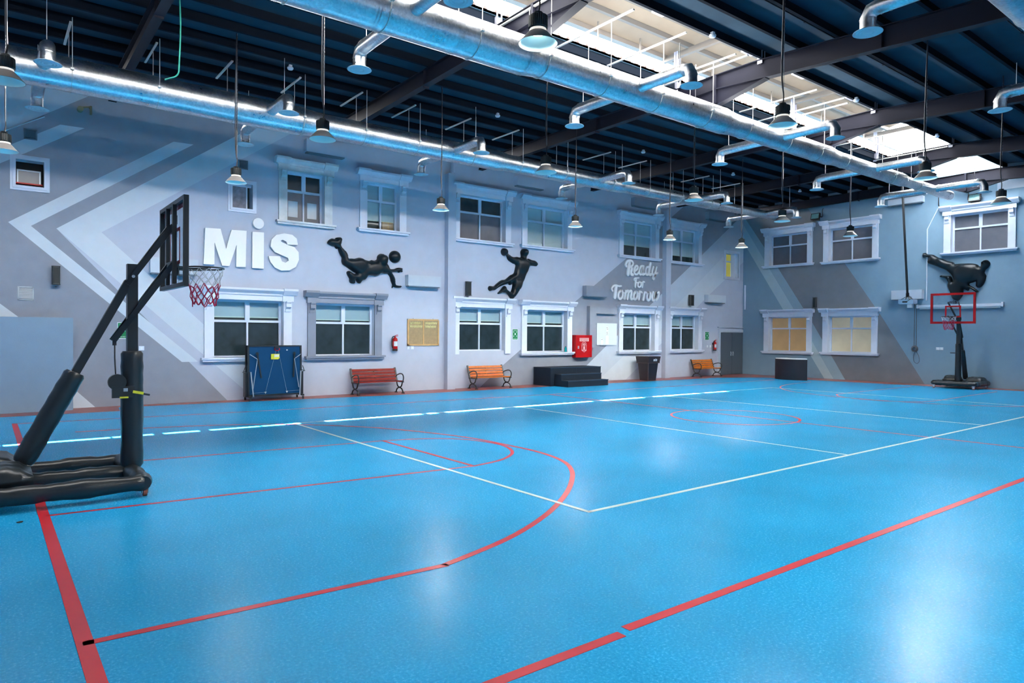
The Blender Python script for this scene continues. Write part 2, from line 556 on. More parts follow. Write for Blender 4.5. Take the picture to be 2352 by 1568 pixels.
arc_strip(spline([(25.1, 10.06), (22.5, 10.02), (20.1, 9.97), (19.52, 9.81), (19.05, 9.4), (18.8, 8.8), (18.85, 8.1), (19.25, 7.65), (20.1, 7.42), (22.5, 7.5), (25.1, 7.56)], 6), 0.045).build('red_line', RED_LINE, floor)
white((4.58, 12.56), (4.58, 4.665), 0.05)
white((4.58, 4.69), (9.79, 4.735), 0.05)
white((9.79, 4.735), (20.47, 4.83), 0.05)
white((9.87, 12.5), (9.79, 4.73), 0.035)
white((15.0, 12.42), (15.3, 4.8), 0.035)
white((4.58, 12.54), (20.45, 12.42), 0.035)
white((20.42, 12.44), (20.47, 4.83), 0.035)

# ================================================================== WALLS
def wall_sheet(rect, polys, holes, place, thick, mats, name):
    """one wall: painted zones cut into its face, window holes cut right through"""
    u0, u1, z0, z1 = rect
    loops = [[(u0, z0), (u1, z0), (u1, z1), (u0, z1)]] + [p for p, _ in polys] + [[(a, c), (b, c), (b, d), (a, d)] for a, b, c, d in holes]
    co, ed = [], []
    for lp in loops:
        n = len(co)
        co += [Vector(p) for p in lp]
        ed += [(n + i, n + (i + 1) % len(lp)) for i in range(len(lp))]
    V, E, F = delaunay_2d_cdt(co, ed, [], 0, 1e-5)[:3]
    def inside(p, lp):
        c = False
        for i in range(len(lp)):
            (x1, y1), (x2, y2) = lp[i], lp[i - 1]
            if (y1 > p[1]) != (y2 > p[1]) and p[0] < (x2 - x1) * (p[1] - y1) / (y2 - y1) + x1:
                c = not c
        return c
    mb = MB()
    vs = [place(v.x, 0.0, v.y) for v in V]
    by = {}
    for f in F:
        c = (sum(V[i].x for i in f) / len(f), sum(V[i].y for i in f) / len(f))
        if not (u0 < c[0] < u1 and z0 < c[1] < z1):
            continue
        if any(a < c[0] < b and lo < c[1] < hi for a, b, lo, hi in holes):
            continue
        mi = 0
        for lp, k in polys:
            if inside(c, lp):
                mi = k
        by.setdefault(mi, []).append(f)
    for mi, fs in by.items():
        mb.add(vs, fs, mi=mi)
    # the wall's thickness: reveals of the holes and a back face
    for a, b, lo, hi in holes:
        q = [(a, lo), (b, lo), (b, hi), (a, hi)]
        v = [place(x, 0.0, z) for x, z in q] + [place(x, -thick, z) for x, z in q]
        mb.add(v, [(i, (i + 1) % 4, 4 + (i + 1) % 4, 4 + i) for i in range(4)], mi=len(mats) - 1)
        mb.add(v[4:], [(0, 1, 2, 3)], mi=len(mats) - 2)
    q = [(u0, z0), (u1, z0), (u1, z1), (u0, z1)]
    v = [place(x, 0.0, z) for x, z in q] + [place(x, -thick - 0.05, z) for x, z in q]
    mb.add(v, [(i, (i + 1) % 4, 4 + (i + 1) % 4, 4 + i) for i in range(4)] + [(4, 5, 6, 7)], mi=0)
    return structure(mb.build(name, mats, recalc='weld'))

# pilaster outer edges, sill underside, cornice top, style
PW = 0.22
LWIN = [  # x0, x1, z0, z1, kind
    (4.22, 6.37, 0.97, 2.81, 'white_low'), (6.80, 8.97, 0.97, 2.80, 'grey_low'), (11.39, 13.61, 1.06, 2.83, 'white_nosill'),
    (14.08, 16.34, 0.99, 2.82, 'white_low'), (18.72, 20.96, 0.99, 2.82, 'white_low'), (21.54, 23.70, 1.00, 2.82, 'white_low'),
    (6.02, 7.47, 4.51, 6.22, 'stained_up'), (8.28, 9.74, 4.54, 6.26, 'blind_up'), (11.39, 13.60, 4.55, 6.32, 'mesh_up'),
    (14.07, 16.31, 4.57, 6.32, 'fullblind_up'), (18.71, 20.95, 4.59, 6.32, 'halfblind_up'), (21.54, 23.65, 4.57, 6.32, 'halfblind_up')]
BWIN = [(14.49, 16.63, 4.60, 6.29, 'dark_up'), (11.90, 14.03, 4.58, 6.28, 'dark_up'), (7.56, 9.68, 4.55, 6.26, 'dark_up'),
        (14.48, 16.63, 0.95, 2.81, 'amber'), (11.89, 14.02, 0.97, 2.80, 'cream')]
def hole_of(w):
    x0, x1, z0, z1, k = w
    return (x0 + PW, x1 - PW, z0 + 0.10, z1 - 0.30)
SMALL = [(0.52, 1.01, 4.75, 5.29), (4.87, 5.36, 4.80, 5.41), (25.36, 26.30, 4.24, 5.30)]
lholes = [hole_of(w) for w in LWIN] + SMALL
bholes = [hole_of(w) for w in BWIN]
FAR = 60
lpolys = [
    # the grey field left of the big arrowhead, then the arrowheads themselves
    ([(-2.5, -0.1), (4.86, -0.1), (1.23, 3.91), (5.75, 7.15), (-2.5, 7.15)], 3),
    ([(-2.5, 4.05), (0.26, 5.79), (2.2, 7.15), (-2.5, 7.15)], 2),
    ([(-2.5, 4.05), (0.26, 5.79), (1.55, 6.63), (2.3, 7.15), (2.9, 7.15), (1.0, 6.02), (-2.5, 3.7)], 3),
    ([(1.30, 6.16), (1.75, 6.17), (0.71, 5.46), (-1.5, 4.0), (-1.5, 4.28)], 2),
    ([(0.39, 3.96), (3.54, 6.19), (3.98, 6.20), (0.78, 3.92), (4.09, 0.975), (3.73, 0.975)], 2),
    ([(1.23, 3.91), (5.75, 7.15), (6.7, 7.15), (2.07, 3.91), (5.83, 0.35), (6.2, -0.1), (5.55, -0.1)], 2),
    ([(-2.5, 2.6), (0.25, 2.26), (0.57, 1.98), (-2.5, 1.98)], 2),
    ([(0.4, 1.5), (1.5, 0.48), (2.05, -0.1), (0.4, -0.1)], 2),
    # the broad grey diagonal on the right, a white ribbon after it
    ([(12.30, -0.1), (13.31, 0.66), (16.54, 2.87), (19.12, 4.57), (21.76, 6.43), (22.8, 7.15), (26.75, 7.15), (25.88, 6.55), (23.66, 5.01), (21.51, 3.55), (20.58, 2.91), (18.09, 1.28), (17.04, 0.54), (16.1, -0.1)], 3),
    ([(16.1, -0.1), (17.04, 0.54), (18.09, 1.28), (20.58, 2.91), (21.51, 3.55), (23.66, 5.01), (25.88, 6.55), (26.75, 7.15), (26.75, 6.2), (22.9, 3.45), (18.3, 0.42), (17.5, -0.1)], 1),
    ([(18.3, 0.42), (22.9, 3.45), (26.75, 6.2), (26.75, 5.0), (24.3, 3.45), (19.0, -0.1), (17.5, -0.1)], 2),
]
wall_left = wall_sheet((XN, XB, 0.0, 7.14), lpolys, lholes, left, 0.26, [P_BASE, P_MID, P_LIGHT, P_GREY, DARKROOM, WHITE], 'wall_left')
bpolys = [
    ([(17.8, 7.15), (17.9, 7.2), (16.0, 4.56), (14.47, 2.25), (13.04, -0.1), (10.18, -0.1), (11.81, 2.54), (13.14, 4.52), (14.95, 7.3)], 3),
    ([(16.75, 4.36), (15.8, 2.87), (13.98, 0.06), (13.88, -0.1), (13.5, -0.1), (15.33, 2.89), (16.26, 4.33), (17.7, 6.6), (17.7, 5.85)], 1),
    ([(16.26, 4.33), (15.33, 2.89), (13.5, -0.1), (13.04, -0.1), (14.47, 2.25), (16.0, 4.56), (17.7, 7.0), (17.7, 6.6)], 2),
]
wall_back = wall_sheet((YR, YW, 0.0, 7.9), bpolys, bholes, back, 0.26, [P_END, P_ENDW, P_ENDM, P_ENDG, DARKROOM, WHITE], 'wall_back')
m = MB(); m.box(XN - 0.2, XN, YR, YW, 0, 7.9); structure(m.build('wall_near', P_PLAIN))
m = MB(); m.box(XN - 0.2, XB, YR - 0.2, YR, 0, 7.0); structure(m.build('wall_right', P_PLAIN))

# piers, boxed-in corner and plaster returns on the windowed wall
def trim(n, boxes, mt=P_BASE):
    m = MB()
    for a, b, d, z0, z1 in boxes:
        m.box(a, b, YW - d, YW, z0, z1)
    return structure(m.build('trim_%d' % n, mt))
trim(1, [(11.09, 11.37, 0.20, 0.0, 6.55)])
trim(2, [(21.21, 21.50, 0.20, 0.0, 6.6)])
trim(3, [(17.10, 17.42, 0.16, 1.25, 2.72), (17.42, 18.50, 0.16, 2.46, 2.72)], P_GREY)
m = MB(); m.box(-2.4, 1.50, YW - 0.42, YW, 0, 1.98)
structure(m.build('trim_4', P_BOX))
m = MB(); m.cyl(left(11.30, 0.1, 6.55), left(11.30, 0.1, 7.1), 0.06, 12); m.cyl(left(11.30, 0.1, 6.6), left(11.30, 0.1, 6.72), 0.08, 12)
structure(m.build('trim_5', P_BASE))

# ================================================================== WINDOWS
NWIN = [0]
def window(w, place):
    x0, x1, z0, z1, kind = w
    NWIN[0] += 1
    ctr = place((x0 + x1) / 2, 0, z0)
    root = bpy.data.objects.new('window_%d' % NWIN[0], None)
    root.empty_display_size = 0.2
    COL.objects.link(root)
    root.location = ctr
    structure(root)
    TR = GREYTRIM if kind == 'grey_low' else STAINED if kind == 'stained_up' else WHITE
    def new():
        b = MB(); b.T = lambda a, d, z: place(a, d, z)
        return b
    sill = kind != 'white_nosill'
    zt = z1 - 0.30                       # head of the opening
    zb = z0 + 0.10
    # cornice, three mouldings with return blocks over the pilasters
    b = new()
    b.box(x0 - 0.02, x1 + 0.02, 0, 0.07, zt, zt + 0.13)
    b.box(x0 - 0.05, x1 + 0.05, 0, 0.10, zt + 0.13, zt + 0.18)
    b.prism([(0, zt + 0.18), (0.11, zt + 0.18), (0.19, z1 - 0.05), (0.19, z1), (0, z1)], lambda d, z, t: (t, d, z), x0 - 0.09, x1 + 0.09)
    for a, c in ((x0 - 0.03, x0 + PW + 0.04), (x1 - PW - 0.04, x1 + 0.03)):
        b.box(a, c, 0, 0.11, zt - 0.01, zt + 0.15)
        b.prism([(0, zt + 0.15), (0.14, zt + 0.15), (0.23, z1 - 0.04), (0.23, z1 + 0.015), (0, z1 + 0.015)], lambda d, z, t: (t, d, z), a - 0.08 * (a < x0), c + 0.08 * (c > x1))
    b.build('cornice', TR, root)
    for a, c in ((x0, x0 + PW), (x1 - PW, x1)):
        b = new()
        b.box(a, c, 0, 0.055, zb if sill else z0, zt)
        p = b.build('pilaster', TR, root)
        b = new()
        b.prism([(0.055, zt - 0.24), (0.075, zt - 0.24), (0.075, zt - 0.20), (0.14, zt - 0.15), (0.13, zt - 0.06), (0.16, zt - 0.03), (0.16, zt), (0.055, zt)], lambda d, z, t: (t, d, z), a + 0.05, c - 0.05)
        b.box(a + 0.035, c - 0.035, 0.055, 0.085, zt - 0.27, zt - 0.245)
        b.build('corbel', TR, p)
    if sill:
        b = new()
        b.box(x0 - 0.08, x1 + 0.08, -0.20, 0.15, z0 + 0.05, zb)
        b.box(x0 - 0.05, x1 + 0.05, 0, 0.11, z0, z0 + 0.05)
        b.build('sill', TR, root)
    # sash
    a, c, lo, hi = x0 + PW, x1 - PW, zb, zt
    G = -0.20                            # plane of the glass
    tz = lo + (hi - lo) * (0.63 if kind not in ('amber', 'cream') else 0.66)
    mu = (a + c) / 2
    fr = 0.055
    b = new()
    b.box(a, a + fr, G - 0.02, G + 0.05, lo, hi); b.box(c - fr, c, G - 0.02, G + 0.05, lo, hi)
    b.box(a + fr, c - fr, G - 0.02, G + 0.05, hi - fr, hi); b.box(a + fr, c - fr, G - 0.02, G + 0.05, lo, lo + fr * 0.7)
    b.box(a + fr, c - fr, G - 0.02, G + 0.05, tz - 0.03, tz + 0.03)
    b.box(mu - 0.055, mu + 0.055, G - 0.02, G + 0.05, tz + 0.03, hi - fr)
    b.box(mu - 0.022, mu + 0.022, G - 0.02, G + 0.045, lo + fr * 0.7, tz - 0.03)
    b.build('sash', SASH, root)
    upper = {'white_low': GLASS, 'grey_low': GLASS, 'white_nosill': GLASS, 'amber': AMBERGLOW, 'cream': CREAMGLOW, 'dark_up': SCREENPANE, 'stained_up': FROST, 'blind_up': GLASS, 'mesh_up': FROST, 'fullblind_up': GLASS, 'halfblind_up': GLASS}[kind]
    lower = {'white_low': FROST, 'grey_low': FROST, 'white_nosill': FROST, 'amber': AMBERGLOW, 'cream': CREAMGLOW, 'dark_up': SCREENPANE, 'stained_up': SCREENPANE, 'blind_up': GLASS, 'mesh_up': SCREENPANE, 'fullblind_up': GLASS, 'halfblind_up': GLASS}[kind]
    for l, r, zz0, zz1, mt in ((a + fr, mu - 0.055, tz + 0.03, hi - fr, upper), (mu + 0.055, c - fr, tz + 0.03, hi - fr, upper),
                               (a + fr, mu - 0.022, lo + fr * 0.7, tz - 0.03, lower), (mu + 0.022, c - fr, lo + fr * 0.7, tz - 0.03, lower)):
        b = new()
        b.box(l, r, G, G + 0.008, zz0, zz1)
        b.build('pane', mt, root)
    drop = {'white_low': tz + 0.12, 'grey_low': tz + 0.10, 'white_nosill': tz + 0.11, 'blind_up': lo + 0.30, 'fullblind_up': lo, 'halfblind_up': lo + (tz - lo) * 0.55}.get(kind)
    if drop is not None:
        if kind == 'halfblind_up' and place is left and x0 > 21:
            drop = lo + (tz - lo) * 0.35
        for l, r in ((a + 0.02, mu - 0.012), (mu + 0.012, c - 0.02)):
            b = new()
            b.box(l, r, G - 0.045, G - 0.04, drop, hi)
            k = b.build('blind', BLINDUP if kind.endswith('_up') else BLIND, root)
            b = new()
            b.box(l, r, G - 0.05, G - 0.035, drop - 0.03, drop)
            b.build('blind_hem', BLINDEDGE, k)
    return root
for w in LWIN:
    window(w, left)
for w in BWIN:
    window(w, back)

def small_window(rect, kind):
    a, c, lo, hi = rect
    NWIN[0] += 1
    root = bpy.data.objects.new('window_%d' % NWIN[0], None)
    root.empty_display_size = 0.2
    COL.objects.link(root)
    root.location = left((a + c) / 2, 0, lo)
    structure(root)
    def new():
        b = MB(); b.T = left
        return b
    b = new()
    for g, d in ((0.10, 0.03), (0.055, 0.05)):
        b.box(a - g, a, 0, d, lo - g, hi + g); b.box(c, c + g, 0, d, lo - g, hi + g)
        b.box(a, c, 0, d, hi, hi + g); b.box(a, c, 0, d, lo - g, lo)
    b.build('casing', WHITE, root)
    if kind == 'open':
        b = new(); b.box(a + 0.01, c - 0.01, -0.24, -0.235, lo, hi); b.build('pane', BLACKVOID, root)
        b = new()
        z = lo + 0.36
        b.box(a + 0.02, c - 0.05, -0.14, -0.11, z - 0.03, z); b.box(a + 0.02, a + 0.05, -0.14, -0.11, lo + 0.06, z - 0.03); b.box(c - 0.08, c - 0.05, -0.14, -0.11, lo + 0.06, z - 0.03)
        b.box(a + 0.02, c - 0.05, -0.14, -0.11, lo + 0.05, lo + 0.08)
        b.build('sash', GREYSTEEL, root)
        b = new(); b.box(a + 0.05, c - 0.08, -0.13, -0.12, lo + 0.08, z - 0.03); b.build('pane', SCREENPANE, root)
        b = new(); b.box(a, c - 0.02, -0.16, -0.05, lo + 0.05, lo + 0.075); b.build('red_rail', RED, root)
    elif kind == 'blocked':
        b = new(); b.box(a + 0.02, c - 0.12, -0.14, -0.12, lo + 0.02, hi - 0.05); b.build('pane', mat('dusty_film', (0.17, 0.18, 0.23), 0.7, var=0.35, scale=9), root)
        b = new()
        b.box(a, a + 0.02, -0.15, -0.1, lo, hi); b.box(c - 0.12, c - 0.09, -0.15, -0.1, lo, hi); b.box(a, c, -0.15, -0.1, hi - 0.05, hi)
        b.build('sash', SASH, root)
    else:
        mid = lo + (hi - lo) * 0.66
        b = new()
        b.box(a, a + 0.05, -0.2, -0.15, lo, hi); b.box(c - 0.30, c - 0.25, -0.2, -0.15, lo, hi)
        b.box(a, c - 0.25, -0.2, -0.15, mid - 0.03, mid + 0.03); b.box(a, c - 0.25, -0.2, -0.15, hi - 0.05, hi); b.box(a, c - 0.25, -0.2, -0.15, lo, lo + 0.05)
        b.box(c - 0.25, c, -0.22, -0.15, lo, hi)
        b.build('sash', SASH, root)
        for q0, q1 in ((lo + 0.05, mid - 0.03), (mid + 0.03, hi - 0.05)):
            b = new(); b.box(a + 0.05, c - 0.30, -0.19, -0.18, q0, q1); b.build('pane', YELLOWGLOW, root)
    return root
small_window(SMALL[0], 'open')
small_window(SMALL[1], 'blocked')
small_window(SMALL[2], 'yellow')

# grey double door in the corner
d = bpy.data.objects.new('door_1', None); COL.objects.link(d); d.location = left(25.85, 0, 0); structure(d)
m = MB(); m.T = left
m.box(24.90, 25.02, 0, 0.05, 0, 1.96); m.box(25.02, 26.68, 0, 0.05, 1.84, 1.96); m.box(24.84, 26.68, 0, 0.07, 2.04, 2.07)
m.build('door_frame', P_MID, d)
for a, c, hx in ((25.03, 25.85, 25.78), (25.86, 26.67, 25.93)):
    m = MB(); m.T = left
    m.box(a, c, 0.0, 0.035, 0.01, 1.83)
    lf = m.build('door_leaf', GREYDOOR, d)
    m = MB(); m.T = left
    m.box(hx - 0.03, hx + 0.03, 0.035, 0.05, 0.82, 1.0); m.cyl((hx, 0.05, 0.93), (hx, 0.08, 0.93), 0.02, 8)
    m.build('door_handle', CHROME, lf)

# ================================================================== CEILING
ceiling = bpy.data.objects.new('ceiling', None); COL.objects.link(ceiling); structure(ceiling)
YL, YRG = 9.95, 7.88                  # the two lips of the long roof opening
def zl(y): return 7.36 + (YW - y) * 0.0085      # underside of the left slope
def zr(y): return 7.44 - (YRG - y) * 0.066      # underside of the right slope
def slab(f, y0, y1, t, name, x0=XN, x1=XB, mt=CEIL):
    m = MB()
    v = [(x, y, f(y) + k) for x in (x0, x1) for y in (y0, y1) for k in (0, t)]
    m.add(v, [(0, 1, 3, 2), (4, 6, 7, 5), (0, 4, 5, 1), (2, 3, 7, 6), (0, 2, 6, 4), (1, 5, 7, 3)])
    return m.build(name, mt, ceiling)
slab(zl, YL, YW + 0.3, 0.06, 'roof_deck', XN - 0.2, XB + 0.3)
slab(zr, YR - 0.3, YRG, 0.06, 'roof_deck', XN - 0.2, XB + 0.3)
# corrugated sheet ends seen along the left lip
m = MB()
v, fs = [], []
x = XN
k = 0
while x < XB:
    for dx, dz in ((0.0, 0.0), (0.16, 0.0), (0.185, 0.045), (0.215, 0.045)):
        v += [(x + dx, YL, zl(YL) + 0.06 + dz), (x + dx, YL + 0.10, zl(YL) + 0.06 + dz), (x + dx, YL, zl(YL) + 0.01)]
    x += 0.25
n = len(v) // 3
for i in range(n - 1):
    fs += [(3 * i, 3 * i + 1, 3 * i + 4, 3 * i + 3), (3 * i, 3 * i + 3, 3 * i + 5, 3 * i + 2)]
m.add(v, fs)
m.build('sheet_edge', RUST, ceiling)
# zed purlins, one by one
def purlin(y, f):
    z = f(y)
    m = MB()
    m.box(XN, XB, y - 0.006, y + 0.006, z - 0.17, z - 0.001)
    m.box(XN, XB, y - 0.055, y + 0.006, z - 0.178, z - 0.17)
    m.build('purlin', PURL, ceiling)
y = YL + 0.05
while y < YW - 0.1:
    purlin(y, zl); y += 0.775
y = YRG - 0.05
while y > YR + 0.1:
    purlin(y, zr); y -= 0.775
# rafters: I beams with a haunch below the opening
FRAMES = [-2.2, 2.28, 7.35, 12.4, 17.3, 22.1, 26.35]
def zt_l(y): return zl(y) - 0.18
def zt_r(y): return zr(y) - 0.18
def rafter(x):
    m = MB()
    top = [(YW, zt_l(YW)), (YL, zt_l(YL)), (8.9, 7.26), (YRG, zt_r(YRG)), (YR, zt_r(YR))]
    bot = [(YW, 6.86), (9.7, 6.92), (8.9, 6.95), (7.7, 6.86), (YR, 6.21)]
    w, t = 0.16, 0.014
    def plate(path, dz):
        v, fs = [], []
        for (y, z) in path:
            v += [(x - w / 2, y, z), (x + w / 2, y, z), (x - w / 2, y, z + dz), (x + w / 2, y, z + dz)]
        for i in range(len(path) - 1):
            a, b = 4 * i, 4 * i + 4
            fs += [(a, a + 1, b + 1, b), (a + 2, b + 2, b + 3, a + 3), (a, b, b + 2, a + 2), (a + 1, a + 3, b + 3, b + 1)]
        fs += [(0, 2, 3, 1), (4 * len(path) - 4, 4 * len(path) - 3, 4 * len(path) - 1, 4 * len(path) - 2)]
        m.add(v, fs)
    plate(top, -t); plate(bot, t)
    m.prism(top + list(reversed(bot)), lambda a, b, d: (d, a, b), x - 0.008, x + 0.008)
    # end-plate splice under the ridge
    m.box(x - w / 2, x + w / 2, 8.88, 8.94, 6.66, 7.25)
    for yy in (YW - 0.02, 12.5, 5.5):
        z0 = 6.86 if yy > 9 else 6.86 - (7.7 - yy) * 0.0677
        m.box(x - w / 2 + 0.01, x + w / 2 - 0.01, yy - 0.006, yy + 0.006, z0, (zt_l(yy) if yy > 9 else zt_r(yy)))
    r = m.build('rafter', STEEL, ceiling)
    m = MB()
    m.prism([(9.65, 6.92), (8.9, 6.60), (7.75, 6.86), (8.9, 6.945)], lambda a, b, d: (d, a, b), x - 0.008, x + 0.008)
    m.bar((x, 9.68, 6.915), (x, 8.9, 6.60), w, 0.014, up=(1, 0, 0)) if False else None
    for (ya, za), (yb, zb) in (((9.66, 6.91), (8.9, 6.60)), ((8.9, 6.60), (7.72, 6.85))):
        v = [(x + sx * w / 2, yy, zz + dz) for (yy, zz) in ((ya, za), (yb, zb)) for sx in (-1, 1) for dz in (0, 0.014)]
        m.add(v, [(0, 1, 3, 2), (4, 6, 7, 5), (0, 4, 5, 1), (2, 3, 7, 6), (0, 2, 6, 4), (1, 5, 7, 3)])
    m.build('haunch', STEEL, r)
for x in FRAMES:
    rafter(x)
# raised roof monitor over the opening
MZ = 8.10
XE = 22.45
def zm(y): return MZ + 0.26 * (1 - abs(y - 9.26) / 1.12)
for y0, y1 in ((8.20, 9.26), (9.26, 10.38)):
    slab(zm, y0, y1, 0.05, 'monitor_roof', XN - 0.2, XE, TAN)
for y0, y1 in ((8.20, 9.26), (9.26, 10.38)):
    slab(zm, y0, y1, 0.05, 'monitor_light_sheet', XE, XB + 0.1, TRANSL)
for y in (8.36, 8.75, 9.26, 9.75, 10.30):
    m = MB()
    m.box(XN, XE, y - 0.04, y + 0.04, zm(y) - 0.10, zm(y) - 0.001)
    m.build('monitor_purlin', TANDARK, ceiling)
m = MB(); m.box(XN - 0.2, XB + 0.1, 10.36, 10.42, MZ - 0.07, MZ + 0.06); m.build('monitor_fascia', TANDARK, ceiling)
m = MB()  # unseen right fascia, underside sloped to trim the width of the sun streak
v = [(x, y, z) for x, zz in ((XN - 0.2, 8.098), (7.0, 8.098), (12.0, 7.98), (17.9, 7.86)) for y in (8.20, 8.23) for z in (zz, MZ + 0.07)]
fs = []
for i in (0, 4, 8):
    fs += [(i, i + 4, i + 5, i + 1), (i + 2, i + 3, i + 7, i + 6), (i, i + 2, i + 6, i + 4), (i + 1, i + 5, i + 7, i + 3)]
m.add(v, fs)
m.build('monitor_fascia', TANDARK, ceiling)
m = MB(); m.box(17.9, XB + 0.1, 7.89, 7.895, 7.42, MZ + 0.07); m.box(17.9, XB + 0.1, 7.895, 8.24, MZ + 0.06, MZ + 0.07); m.build('added_sun_diffuser', TRANSP, ceiling)  # unseen panel added to stop the direct sun and spread it as soft light
for x in FRAMES[1:-1]:
    m = MB()
    m.box(x - 0.05, x + 0.05, 8.2, 10.36, MZ - 0.14, MZ - 0.02)
    m.build('monitor_beam', TANDARK, ceiling)
    for y in (YL + 0.02, YRG - 0.02):
        m = MB()
        m.box(x - 0.055, x + 0.055, y - 0.006, y + 0.006, 7.18, MZ)
        m.box(x - 0.055, x - 0.043, y - 0.055, y + 0.055, 7.18, MZ)
        m.box(x + 0.043, x + 0.055, y - 0.055, y + 0.055, 7.18, MZ)
        m.build('monitor_post', POSTW, ceiling)
x = 3.55
while x < 26:
    if min(abs(x - f) for f in FRAMES) > 0.3:
        m = MB(); m.box(x - 0.013, x + 0.013, YL + 0.02, YL + 0.05, zl(YL) + 0.05, MZ - 0.02)
        m.build('mullion', TANDARK, ceiling)
    x += 1.27
for x, hw in ((3.0, 0.09), (5.03, 0.15), (7.76, 0.12), (9.63, 0.14), (12.41, 0.17), (14.37, 0.22), (16.71, 0.16)):  # unseen posts added and widened to cut the gaps in the sun streak
    m = MB(); m.box(x - hw, x + hw, 8.10, 8.22, zr(YRG) + 0.05, MZ)
    m.build('monitor_post', POSTW, ceiling)
# closing strip between the far wall and the roof
m = MB(); m.box(XB - 0.02, XB + 0.2, YR, 8.1, 6.6, 7.5); m.box(XB - 0.02, XB + 0.2, 10.0, YW, 7.0, 7.5)
m.build('gable_closer', P_MID, ceiling)

# ================================================================== AIR DUCTS
ZD = 6.23
def sections(y, segs, root):
    """segs: x0, x1, r0, r1"""
    for x0, x1, r0, r1 in segs:
        m = MB()
        m.cone((x0, y, ZD), (x1, y, ZD), r0, r1, 40, caps=True)
        for xx, rr in ((x0, r0), (x1, r1)):
            m.cyl((xx - 0.018, y, ZD), (xx - 0.008, y, ZD), rr + 0.006, 40, caps=False)
            m.cyl((xx + 0.03, y, ZD), (xx + 0.04, y, ZD), rr + 0.006, 40, caps=False)
        m.build('duct_reducer' if abs(r0 - r1) > 0.004 else 'duct_section', ZINC, root)
def branch(x, y, r, side, reach, root, zr_=0.105):
    """side branch with two-piece elbow and round diffuser"""
    yo = y + side * reach
    z = ZD + 0.02
    m = MB()
    m.cyl((x, y + side * (r * 0.8), z), (x, yo - side * 0.17, z), zr_, 24)
    m.cyl((x, yo - side * 0.18, z), (x, yo - side * 0.165, z), zr_ + 0.007, 24, caps=False)
    m.cyl((x, yo - side * 0.30, z), (x, yo - side * 0.29, z), zr_ + 0.006, 24, caps=False)
    m.cyl((x, y + side * (r + 0.02), z), (x, y + side * (r + 0.05), z), zr_ + 0.012, 24, caps=False)
    b = m.build('branch', ZINC, root)
    m = MB()
    m.tube([(x, yo - side * 0.17, z), (x, yo - side * 0.05, z - 0.02), (x, yo, z - 0.12), (x, yo, z - 0.27)], zr_, 24)
    m.cyl((x, yo, z - 0.13), (x, yo, z - 0.14), zr_ + 0.006, 24, caps=False)
    m.build('elbow', ZINC, b)
    m = MB()
    zz = z - 0.27
    m.lathe([(zr_, 0.0), (0.125, -0.012), (0.19, -0.035), (0.195, -0.042), (0.165, -0.044), (0.15, -0.03), (0.135, -0.046), (0.118, -0.046), (0.108, -0.03), (0.093, -0.048), (0.076, -0.048), (0.066, -0.032), (0.05, -0.05), (0.0, -0.05)], (x, yo, zz), 32)
    m.build('diffuser', DIFF, b)
    m = MB()
    m.tube([(x, yo - side * 0.25, z + zr_), (x, yo - side * 0.25, z + zr_ + 0.02), (x, yo - side * 0.25, 7.08 if yo > 8.9 else 6.75)], 0.006, 6)
    m.build('hanger_rod', ROD, b)
def hangers(y, xs, rad, root, yA, yB, ztop):
    for x in xs:
        m = MB()
        m.box(x - 0.02, x + 0.02, yA, yB, ztop, ztop + 0.025)
        m.build('hanger_channel', ROD, root)
        for yy in (y - rad(x) - 0.02, y + rad(x) + 0.02):
            m = MB()
            m.cyl((x, yy, ZD + 0.03), (x, yy, ztop), 0.007, 6)
            m.box(x - 0.025, x + 0.025, yy - 0.03, yy + 0.03, ZD, ZD + 0.035)
            m.build('hanger_rod', ROD, root)
        m = MB()
        m.tube([(x, y + (rad(x) + 0.006) * cos(a), ZD + (rad(x) + 0.006) * sin(a)) for a in [pi + pi * k / 16 for k in range(17)]], 0.008, 4)
        m.build('hanger_strap', ROD, root)

def stepped(steps):
    def f(x):
        for x0, x1, r0, r1 in steps:
            if x0 <= x <= x1:
                return r0 + (r1 - r0) * (x - x0) / (x1 - x0)
        return steps[-1][3]
    return f
def split(x0, x1, r, l=1.25):
    out = []
    n = max(1, round((x1 - x0) / l))
    for i in range(n):
        out.append((x0 + (x1 - x0) * i / n, x0 + (x1 - x0) * (i + 1) / n, r, r))
    return out
Y1, Y2, Y3 = 14.40, 8.72, 3.05
seg1 = split(-2.4, 5.35, 0.295) + [(5.35, 5.75, 0.295, 0.255)] + split(5.75, 10.6, 0.255) + [(10.6, 10.95, 0.255, 0.22)] + split(10.95, 15.2, 0.22) + [(15.2, 15.55, 0.22, 0.19)] + split(15.55, 20.0, 0.19) + [(20.0, 20.3, 0.19, 0.15)] + split(20.3, 24.0, 0.15)
duct1 = thing('air_duct', 'galvanised air duct nearest the windowed wall, tapering towards the far corner', 'duct', (-2.4, Y1, ZD))
sections(Y1, seg1, duct1)
for x in (0.80, 4.66, 9.22, 14.25, 18.85, 23.0):
    branch(x, Y1, stepped(seg1)(x), -1, 1.28, duct1)
    branch(x, Y1, stepped(seg1)(x), 1, 1.52, duct1)
hangers(Y1, [-0.1, 1.21, 2.58, 3.95, 5.35, 6.78, 8.15, 9.75, 11.3, 12.9, 14.8, 16.4, 18.0, 19.6, 21.4], stepped(seg1), duct1, 14.35, 15.55, 7.14)
seg2 = split(-2.4, 6.9, 0.305) + [(6.9, 7.25, 0.305, 0.265)] + split(7.25, 12.3, 0.265) + [(12.3, 12.7, 0.265, 0.225)] + split(12.7, 16.7, 0.225) + [(16.7, 17.1, 0.225, 0.185)] + split(17.1, 20.9, 0.185) + [(20.9, 21.3, 0.185, 0.145)] + split(21.3, 24.4, 0.145)
